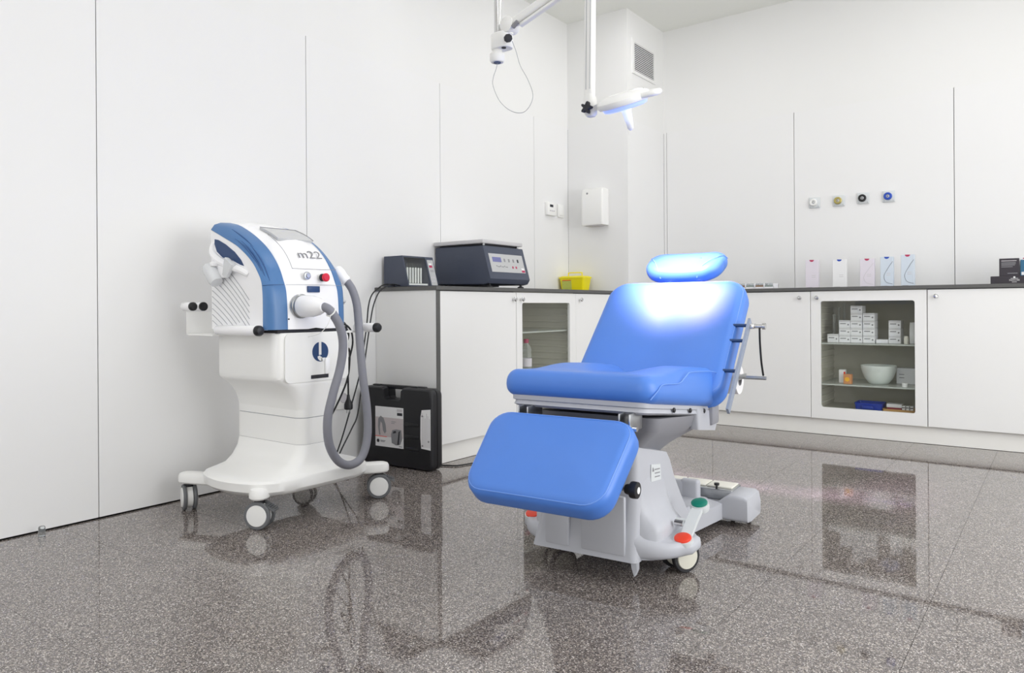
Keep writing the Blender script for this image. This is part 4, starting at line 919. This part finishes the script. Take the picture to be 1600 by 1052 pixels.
# flank mouldings that sweep out over the front casters
for s in (-1, 1):
    m = MB(); rings = []
    for t in [i / 8 for i in range(9)]:
        xx = .13 + .135 * t; top = .160 - .040 * t - .015 * math.sin(t * PI); bot = .062 + .018 * t
        yl_, yh = -.135 + .035 * t + .05 * t ** 4, .20 - .10 * t - .05 * t ** 3
        rr_ = rr(yh - yl_, top - bot, min(.035, (top - bot) * .45), 0, (yl_ + yh) / 2, (top + bot) / 2, n=5)
        rings.append([Vector((s * xx, p.x, p.y)) for p in rr_])
    e = rings[-1]; c = sum(e, Vector()) / len(e)
    rings.append([c + (p - c) * .85 + Vector((s * .012, 0, 0)) for p in e]); rings.append([c + (p - c) * .45 + Vector((s * .02, 0, 0)) for p in e])
    K(MB().loft(rings), 'caster_hood', 'chair')
    fk = [(.11, .07), (.150, .066), (.198, .070), (.207, .085), (.208, .148), (.203, .163), (.192, .174), (.178, .186), (.166, .204), (.157, .228), (.151, .256), (.147, .290), (.141, .316), (.11, .318)]
    rings = []
    for y_, kx, dz in ((-.118, .10, -.05), (-.112, .45, -.022), (-.10, .80, -.008), (-.085, .96, 0), (-.05, 1, 0), (.0, 1, .0), (.05, 1, -.006), (.09, .97, -.014), (.115, .85, -.024), (.132, .5, -.045)):
        rings.append([Vector((s * (.14 + (a - .14) * (kx if a > .14 else 1)), y_ + .10 * max(0, z_ - .16) * (1 if y_ < 0 else -1), z_ + (dz if z_ > .09 else 0))) for a, z_ in fk])
    K(MB().loft(rings), 'flank', 'chair', smooth=50)
# spine and rear cross beam
def rb(x0, x1, y0, y1, z0, z1, r=.012): return MB().box((x0, y0, z0), (x1, y1, z1), r, 3)
K(rb(-.13, .13, .10, .60, .03, .092, .02), 'spine', 'chair')
m = MB(); rings = []
for xx, z1 in ((-.28, .085), (-.273, .106), (-.26, .114), (-.205, .114), (-.185, .10), (-.16, .080), (.16, .080), (.185, .10), (.205, .114), (.26, .114), (.273, .106), (.28, .085)):
    e = .008 if abs(xx) > .279 else 0
    rings.append([Vector((xx, p.x, p.y)) for p in rr(.165 - 2 * e, z1 - .022 - e, .014, 0, .64, (z1 + .022) / 2, n=4)])
K(m.loft(rings), 'cross_beam', 'chair')
for s in (-1, 1):   # web joining spine and beam, with a hollow
    K(MB().loft([[Vector((s * .115, .30, .03)), Vector((s * .15, .30, .03)), Vector((s * .15, .30, .085)), Vector((s * .115, .30, .10))], [Vector((s * .115, .565, .026)), Vector((s * .185, .565, .026)), Vector((s * .185, .565, .082)), Vector((s * .115, .565, .092))]]), 'web', 'chair')
K(rb(.03, .10, .545, .585, .07, .155, .012), 'hump', 'chair')
K(rb(-.12, .05, .545, .575, .09, .15, .01), 'hump', 'chair')
# foot control with three square pads
fcn = K(rb(-.10, .205, .61, .725, .081, .118, .003), 'foot_control', 'steel')
for k in range(3): K(rb(-.094 + k * .099, -.001 + k * .099, .634, .722, .118, .124, .002), 'foot_pad', 'cream', fcn)
K(rb(-.095, -.03, .613, .628, .118, .1205, .001), 'yellow_strip', 'yellowlabel', fcn)
K(MB().lathe((.145, .622, .118), (0, 0, 1), [(.004, 0), (.004, .010), (.0095, .012), (.0095, .020), (.001, .021)], 14), 'cable_plug', 'black', fcn)
# casters
def chair_caster(x, y, ang):
    return caster(x, y, ang, .047, ch, Vector((0, 0, 0)), .085, 'ivory', 'rubber', False, .020, .016)
for x, y, a_ in ((.206, .062, -.55), (-.206, .062, -.6), (.225, .65, .3), (-.225, .65, .3)): chair_caster(x, y, a_)
# rocker brake pedals on both sides, red low and green high
for s in (-1, 1):
    X_ = s * .250
    pd = K(MB().cyl((s * .17, .045, .152), (X_ + s * .01, .045, .152), .008, n=14).prism([(X_ - .014, -.02, .112), (X_ - .016, .045, .145), (X_ - .016, .108, .178), (X_ - .016, .108, .190), (X_ - .016, .04, .160), (X_ - .014, -.02, .124)], (.032, 0, 0)), 'brake_lever', 'chairlite')
    for y, z, mt, nm in ((-.028, .118, 'orange', 'red_pedal'), (.118, .186, 'green', 'green_pedal')):
        ax_ = Vector((0, -.35, 1))
        K(MB().lathe((X_, y, z - .004), ax_, [(.027, -.010), (.029, .0), (.028, .012), (.001, .012)], 28), 'pedal_rim', 'chairlite', pd)
        K(MB().lathe(Vector((X_, y, z - .004)) + ax_.normalized() * .012, ax_, [(.0245, 0), (.0245, .003), (.022, .0045), (.001, .004)], 28), nm, mt, pd)
    K(MB().cyl((X_ - s * .035, .0, .158), (X_ - s * .01, .0, .158), .009, n=12), 'bolt', 'chrome', pd)
# backrest
B0, B1 = Vector((0, .243, .504)), Vector((0, .618, .893))
u = (B1 - B0); BL = u.length; u.normalize(); bn = Vector((0, -u.z, u.y)); bt = .095
bc = (B0 + B1) / 2 - bn * bt
bf = frame(bc, (1, 0, 0), u, bn)
back = cushion(.54, BL, bt, .075, .032, .0, n=10, k=6)
def backmap(v):
    sc = 1 + .02 * (v.y / BL) * -1
    dish = -.010 * math.exp(-((v.x) / .10) ** 2) * (1 if v.z > .05 else 0) * max(0, 1 - (abs(v.y) / (BL * .5)) ** 4)
    return bf(Vector((v.x * sc, v.y, v.z + dish)))
bk_ = K(back.move(backmap), 'backrest_cushion', 'vinyl', smooth=60)
K(seam(backmap, rr(.54 - .018, BL - .018, .07, bt - .010, n=10)), 'piping', 'piping', bk_)
K(cushion(.46, BL - .08, .018, .05, .006).move(lambda v: bf(v) - bn * .017), 'backrest_board', 'chairdark')
K(MB().box((.20, .30, .40), (.235, .37, .475), .01), 'back_bracket', 'chairdark')
# headrest
hu = Vector((0, math.cos(math.radians(27)), math.sin(math.radians(27)))); hn = Vector((0, -hu.z, hu.y))
hc = Vector((-.018, .760, .944)) - hn * .036
hf = frame(hc, (1, 0, 0), hu, hn)
def headmap(v): return hf(Vector((v.x * (1 + .05 * v.y / .18), v.y + .22 * abs(v.x) * abs(v.x) * 3 * (1 if v.y < 0 else 0), v.z + .25 * v.x * v.x)))
hd_ = K(cushion(.315, .185, .066, .068, .030, .006, n=10).move(headmap), 'headrest_cushion', 'vinyl', smooth=60)
for s in (-1, 1):
    K(MB().tube([headmap(Vector(p)) for p in ((s * .075, -.0935, .030), (s * .085, -.080, 0.0600), (s * .105, -.045, 0.0710), (s * .128, .0, 0.0700), (s * .146, .035, 0.0600), (s * .155, .05, .040))], .0013, 6), 'piping', 'piping', hd_)
for s in (-.06, .06): K(MB().cyl(Vector((s, .58, .80)), Vector((s, .74, .905)), .007, n=10), 'headrest_post', 'steel')
# accessory rail on the right side of the backrest
r0, r1 = Vector((.306, .485, .740)), Vector((.306, .222, .462))
ru = (r0 - r1).normalized(); rn = Vector((0, -ru.z, ru.y))
rail = K(MB().loft([[p + rn * a + Vector((b, 0, 0)) for a, b in ((-.0125, -.004), (.0125, -.004), (.0125, .004), (-.0125, .004))] for p in (r1, r0)]), 'accessory_rail', 'railsteel', smooth=0)
for t in (.10, .42, .76, .94):
    p = r1 + (r0 - r1) * t
    if t != .10: K(MB().cyl(p + Vector((-.075, 0, 0)), p + Vector((-.002, 0, 0)), .006, n=12), 'spacer', 'navy', rail)
cl = K(MB().box((.306, .462, .712), (.326, .492, .730), .003).cyl((.318, .477, .721), (.352, .477, .721), .007, n=14), 'clamp', 'chrome', rail)
K(MB().lathe((.350, .477, .721), (1, 0, 0), [(.011, 0), (.011, .010), (.001, .012)], 16), 'clamp_knob', 'chrome', rail)
K(MB().tube([(.340, .477, .722), (.341, .474, .70), (.341, .478, .66), (.342, .49, .60), (.343, .51, .552)], .0035, 8), 'strap', 'black', rail)
rod = K(MB().cyl((-.19, .515, .5425), (.352, .515, .5425), .0065, n=14), 'roll_rod', 'steel')
for xx in (-.17, .280):
    K(MB().box((xx - .003, .42, .54), (xx + .003, .522, .556)), 'roll_bracket', 'steel', rod, smooth=0)

rl = thing('paper_roll', 'white paper roll hanging on the rod behind the blue backrest', 'paper roll', CO, (0, 0, CA))
pr = MB(); n = 36
def circ(x_, r): return [Vector((x_, .515 + r * math.cos(2 * PI * i / n), .533 + r * math.sin(2 * PI * i / n))) for i in range(n)]
pr.loft([circ(-.15, .020), circ(-.15, .050), circ(.262, .050), circ(.262, .020), circ(-.15, .020)], False, False)
pr.build('paper', 'paper', rl)
MB().loft([circ(-.152, .0175), circ(-.152, .020), circ(.264, .020), circ(.264, .0175), circ(-.152, .0175)], False, False).build('core', 'print', rl)

# ------------------------------------------------------------------ ceiling-mounted examination lamp
LY = 2.30
lamp = thing('examination_lamp', 'white jointed examination lamp hanging from the ceiling over the blue chair', 'lamp', (1.152, LY, 2.879))
LO = Vector((1.152, LY, 2.879))
def Q(m, name, mats, parent=lamp, smooth=40): return W(m, name, mats, parent, LO, smooth)
Q(MB().lathe((1.152, LY, 2.879), (0, 0, -1), [(.07, 0), (.07, .012), (.03, .03), (.001, .03)], 28), 'ceiling_rose', 'white')
Q(MB().cyl((1.152, LY, 2.86), (1.152, LY, 1.80), .0145, n=24), 'pole', 'chrome')
hb = Q(MB().loft([rr(.085, .06, .028, 1.802, 1.172, LY), rr(.09, .064, .03, 1.806, 1.172, LY), rr(.09, .064, .03, 1.858, 1.172, LY), rr(.084, .058, .027, 1.863, 1.172, LY)]), 'pole_clamp', 'white')
Q(MB().lathe((1.148, LY, 1.803), (0, 0, -1), [(.020, 0), (.020, .012), (.029, .016), (.030, .04), (.024, .048), (.001, .048)], 24), 'pole_end', 'white', hb)
Q(MB().lathe((1.148, LY, 1.7555), (0, 0, -1), [(.015, 0), (.014, .003), (.001, .003)], 18), 'dark_eye', 'navy', hb)
Q(MB().cyl((1.19, LY - .012, 1.803), (1.19, LY - .012, 1.799), .009, n=14), 'dark_eye', 'printdark', hb)
Q(MB().cyl((1.205, LY - .02, 1.828), (1.228, LY - .035, 1.822), .006, n=10).lathe((1.224, LY - .033, 1.823), (.75, -.6, -.2), [(.010, 0), (.016, .003), (.016, .016), (.010, .019), (.001, .019)], 8), 'clamp_knob', 'printdark', hb)
# lower elbow and first arm rising to the upper joint
E0, J = Vector((1.212, LY, 1.885)), Vector((1.572, LY, 2.005))
Q(MB().lathe(E0 + Vector((0, .030, 0)), (0, -1, 0), [(.020, 0), (.030, .004), (.031, .03), (.030, .056), (.022, .060), (.001, .060)], 28).cyl((1.205, LY, 1.855), (1.212, LY, 1.88), .018, .02, 16), 'elbow', 'white')
def bar(a, b, w_, h_, name, r=.012):
    dd = (b - a).normalized(); up = Vector((0, 1, 0)).cross(dd).normalized(); sd = Vector((0, 1, 0))
    return Q(MB().loft([[p + sd * q.x + up * q.y for q in rr(w_, h_, r, 0, n=5)] for p in (a, b)]), name, 'white')
ad = (J - E0).normalized(); upv = Vector((-ad.z, 0, ad.x))
a1 = bar(E0 + ad * .015, J - ad * .02, .036, .034, 'first_arm')
Q(MB().loft([[p + Vector((0, q.x, 0)) + upv * (q.y - .026) for q in rr(.022, .012, .004, 0, n=4)] for p in (E0 + ad * .045, J - ad * .03)]), 'arm_rail', 'white', a1)
Q(MB().cyl(E0 + Vector((.028, -.02, -.018)), E0 + Vector((.052, -.02, -.002)), .009, n=12), 'damper', 'print', a1)
Q(MB().lathe(J + Vector((0, .030, 0)), (0, -1, 0), [(.022, 0), (.032, .004), (.033, .03), (.032, .056), (.022, .060), (.001, .060)], 28), 'upper_joint', 'white')
HG = Vector((1.566, LY, 1.515))
a2 = bar(Vector((1.574, LY, 2.0)), Vector((1.567, LY, 1.545)), .030, .036, 'second_arm', .008)
for dx in (-.006, .010): Q(MB().tube([(1.574 + dx, LY - .0155, 1.98), (1.567 + dx, LY - .0155, 1.57)], .0012, 6, smooth=0), 'arm_groove', 'greyline', a2)
jb = Q(MB().loft([rr(.030, .030, .01, 1.556, 1.568, LY), rr(.042, .042, .014, 1.54, 1.569, LY), rr(.048, .044, .018, 1.51, 1.570, LY), rr(.042, .04, .016, 1.482, 1.572, LY), rr(.028, .028, .01, 1.474, 1.572, LY)]), 'head_joint', 'white')
sk = MB(); st5 = []
for i in range(30):
    a = 2 * PI * i / 30; r_ = .0165 + .006 * math.cos(5 * a); st5.append(Vector((1.574 + r_ * math.cos(a), LY - .024, 1.499 + r_ * math.sin(a))))
Q(sk.prism(st5, (0, -.016, 0)), 'star_knob', 'printdark', jb)
# head: tilted ring with handle loop, louvre dashes, LED face and grip
LDIR = Vector((.05, .26, -.63)).normalized()
hxv = Vector((1, 0, .0)); hxv = (hxv - LDIR * hxv.dot(LDIR)).normalized(); hyv = LDIR.cross(hxv)
HC = Vector((1.702, LY + .005, 1.512))
def hp_(x_, y_, z_): return HC + hxv * x_ + hyv * y_ - LDIR * z_      # z up the lamp's back
def hring(r, z_, ox=0, n=40, sy=1.0): return [hp_(ox + r * math.cos(2 * PI * i / n), sy * r * math.sin(2 * PI * i / n), z_) for i in range(n)]
RH = .096
hm = Q(MB().loft([hring(RH - .014, -.016), hring(RH - .006, -.014), hring(RH, -.004), hring(RH - .001, .006), hring(RH - .010, .014), hring(RH - .026, .022), hring(RH - .040, .026), hring(.045, .026), hring(.042, .020), hring(.002, .020)]), 'lamp_head', 'white')
Q(MB().tube([hp_(RH - .012, -.030, .0), hp_(RH + .012, -.028, -.001), hp_(RH + .032, -.014, -.003), hp_(RH + .037, .002, -.003), hp_(RH + .028, .022, -.002), hp_(RH - .012, .032, .0)], .0105, 10), 'rim_handle', 'white', hm)
for k in range(9):
    a = PI * (1.22 + .062 * k); p = hp_((RH - .0175) * math.cos(a), (RH - .0175) * math.sin(a), .0185); q = hp_((RH - .0175) * math.cos(a + .12), (RH - .0175) * math.sin(a + .12), .0185)
    Q(MB().cyl(p, q, .0018, n=6), 'louvre', 'printdark', hm)
Q(MB().loft([[hp_(-RH - .024, y_, z_) for y_, z_ in ((-.018, -.008), (.018, -.008), (.018, .010), (-.018, .010))], [hp_(-RH + .03, y_, z_) for y_, z_ in ((-.03, -.008), (.03, -.008), (.03, .016), (-.03, .016))]]), 'head_neck', 'white', hm)
Q(MB().loft([hring(RH - .016, -.0155), hring(RH - .020, -.026), hring(RH - .030, -.030)], False, False), 'glow_rim', 'ledblue', hm)
Q(MB().loft([hring(RH - .030, -.030), hring(.026, -.031), hring(.020, -.031)], False, False), 'led_face', 'led', hm)
Q(MB().lathe(hp_(0, 0, -.018), LDIR, [(.024, 0), (.022, .014), (.0165, .02), (.014, .05), (.011, .082), (.006, .088), (.001, .089)], 18), 'grip', 'white', hm)
spot = bpy.data.lights.new('examination_lamp_beam', 'SPOT'); spot.energy = 160; spot.color = (.97, .67, 1.0)
spot.spot_size = math.radians(50); spot.spot_blend = 1.0; spot.shadow_soft_size = .05
so = bpy.data.objects.new('examination_lamp_beam', spot); C.objects.link(so)
so.location = HC + LDIR * .125; so.rotation_euler = (Vector((1.757, 2.64, .92)) - so.location).to_track_quat('-Z', 'Y').to_euler()
Q(MB().tube([(1.15, LY, 1.757), (1.142, LY, 1.73), (1.128, LY, 1.70), (1.127, LY, 1.665), (1.16, LY, 1.60), (1.215, LY, 1.553), (1.27, LY, 1.538), (1.305, LY, 1.56), (1.318, LY, 1.60), (1.295, LY, 1.66), (1.26, LY, 1.72), (1.24, LY, 1.78), (1.236, LY - .02, 1.815)], .0012, 6), 'thin_wire', 'greyline')

# ------------------------------------------------------------------ cables by the left wall
def cable(name, label, pts, r=.0036, cat='cable', group=None, mt='black'):
    o = MB().tube(pts, r, 8).build(name, mt); return tag(o, label, cat, group)
cable('power_cable', 'thin black cable from the tube incubator down the wall, nearest the wall', [(.10, 2.758, .908), (.095, 2.70, .915), (.09, 2.66, .900), (.085, 2.61, .86), (.08, 2.59, .80), (.08, 2.578, .71), (.085, 2.55, .58), (.09, 2.52, .46), (.08, 2.47, .30), (.07, 2.42, .15), (.07, 2.36, .03), (.12, 2.30, .0045), (.20, 2.36, .0045)])
cable('power_cable', 'thin black cable from the worktop end, outer of the two', [(.14, 2.762, .907), (.14, 2.70, .914), (.135, 2.655, .90), (.13, 2.615, .87), (.125, 2.585, .81), (.12, 2.57, .74), (.12, 2.545, .62), (.125, 2.51, .46), (.13, 2.47, .27), (.13, 2.43, .20), (.14, 2.35, .10), (.16, 2.28, .012), (.22, 2.25, .0045), (.27, 2.29, .0045)])
pc = thing('plug_cable', 'black mains lead with plug dangling beside the wall socket', 'cable', (.30, 2.20, .7))
PO = Vector((.30, 2.20, .7))
W(MB().tube([(.36, 2.13, .70), (.345, 2.185, .728), (.32, 2.235, .715), (.30, 2.26, .66), (.285, 2.275, .55), (.275, 2.285, .44), (.27, 2.29, .385)], .0042, 8), 'lead', 'black', pc, PO)
W(MB().lathe((.27, 2.29, .39), (0, 0, -1), [(.006, 0), (.009, .02), (.016, .034), (.020, .045), (.020, .064), (.017, .068), (.001, .068)], 16), 'plug', 'black', pc, PO)
for k in (-.0085, .0085): W(MB().cyl((.27 + k, 2.29 + k * .3, .323), (.27 + k, 2.29 + k * .3, .304), .0022, n=8), 'pin', 'steel', pc, PO)
cable('machine_cable', 'black cable looped behind the handle of the white and blue machine', [(.40, 2.06, .69), (.41, 2.12, .715), (.40, 2.165, .705), (.39, 2.19, .67), (.38, 2.17, .60), (.37, 2.15, .55), (.36, 2.19, .58), (.35, 2.225, .61), (.345, 2.235, .56), (.34, 2.22, .46), (.32, 2.16, .33), (.30, 2.10, .24), (.28, 2.06, .20)], .0042)
cable('machine_cable', 'black cable bunched with the loop behind the grey hose', [(.36, 2.06, .70), (.39, 2.14, .725), (.40, 2.19, .70), (.40, 2.205, .64), (.395, 2.19, .57), (.39, 2.175, .53), (.36, 2.14, .47), (.34, 2.09, .45)], .0042)
cable('floor_cable', 'black cable lying on the floor in front of the left cabinet', [(.43, 2.735, .0045), (.462, 2.752, .0045), (.49, 2.765, .0045), (.51, 2.785, .0045), (.53, 2.85, .0045), (.55, 2.95, .0045), (.56, 3.1, .0045)])
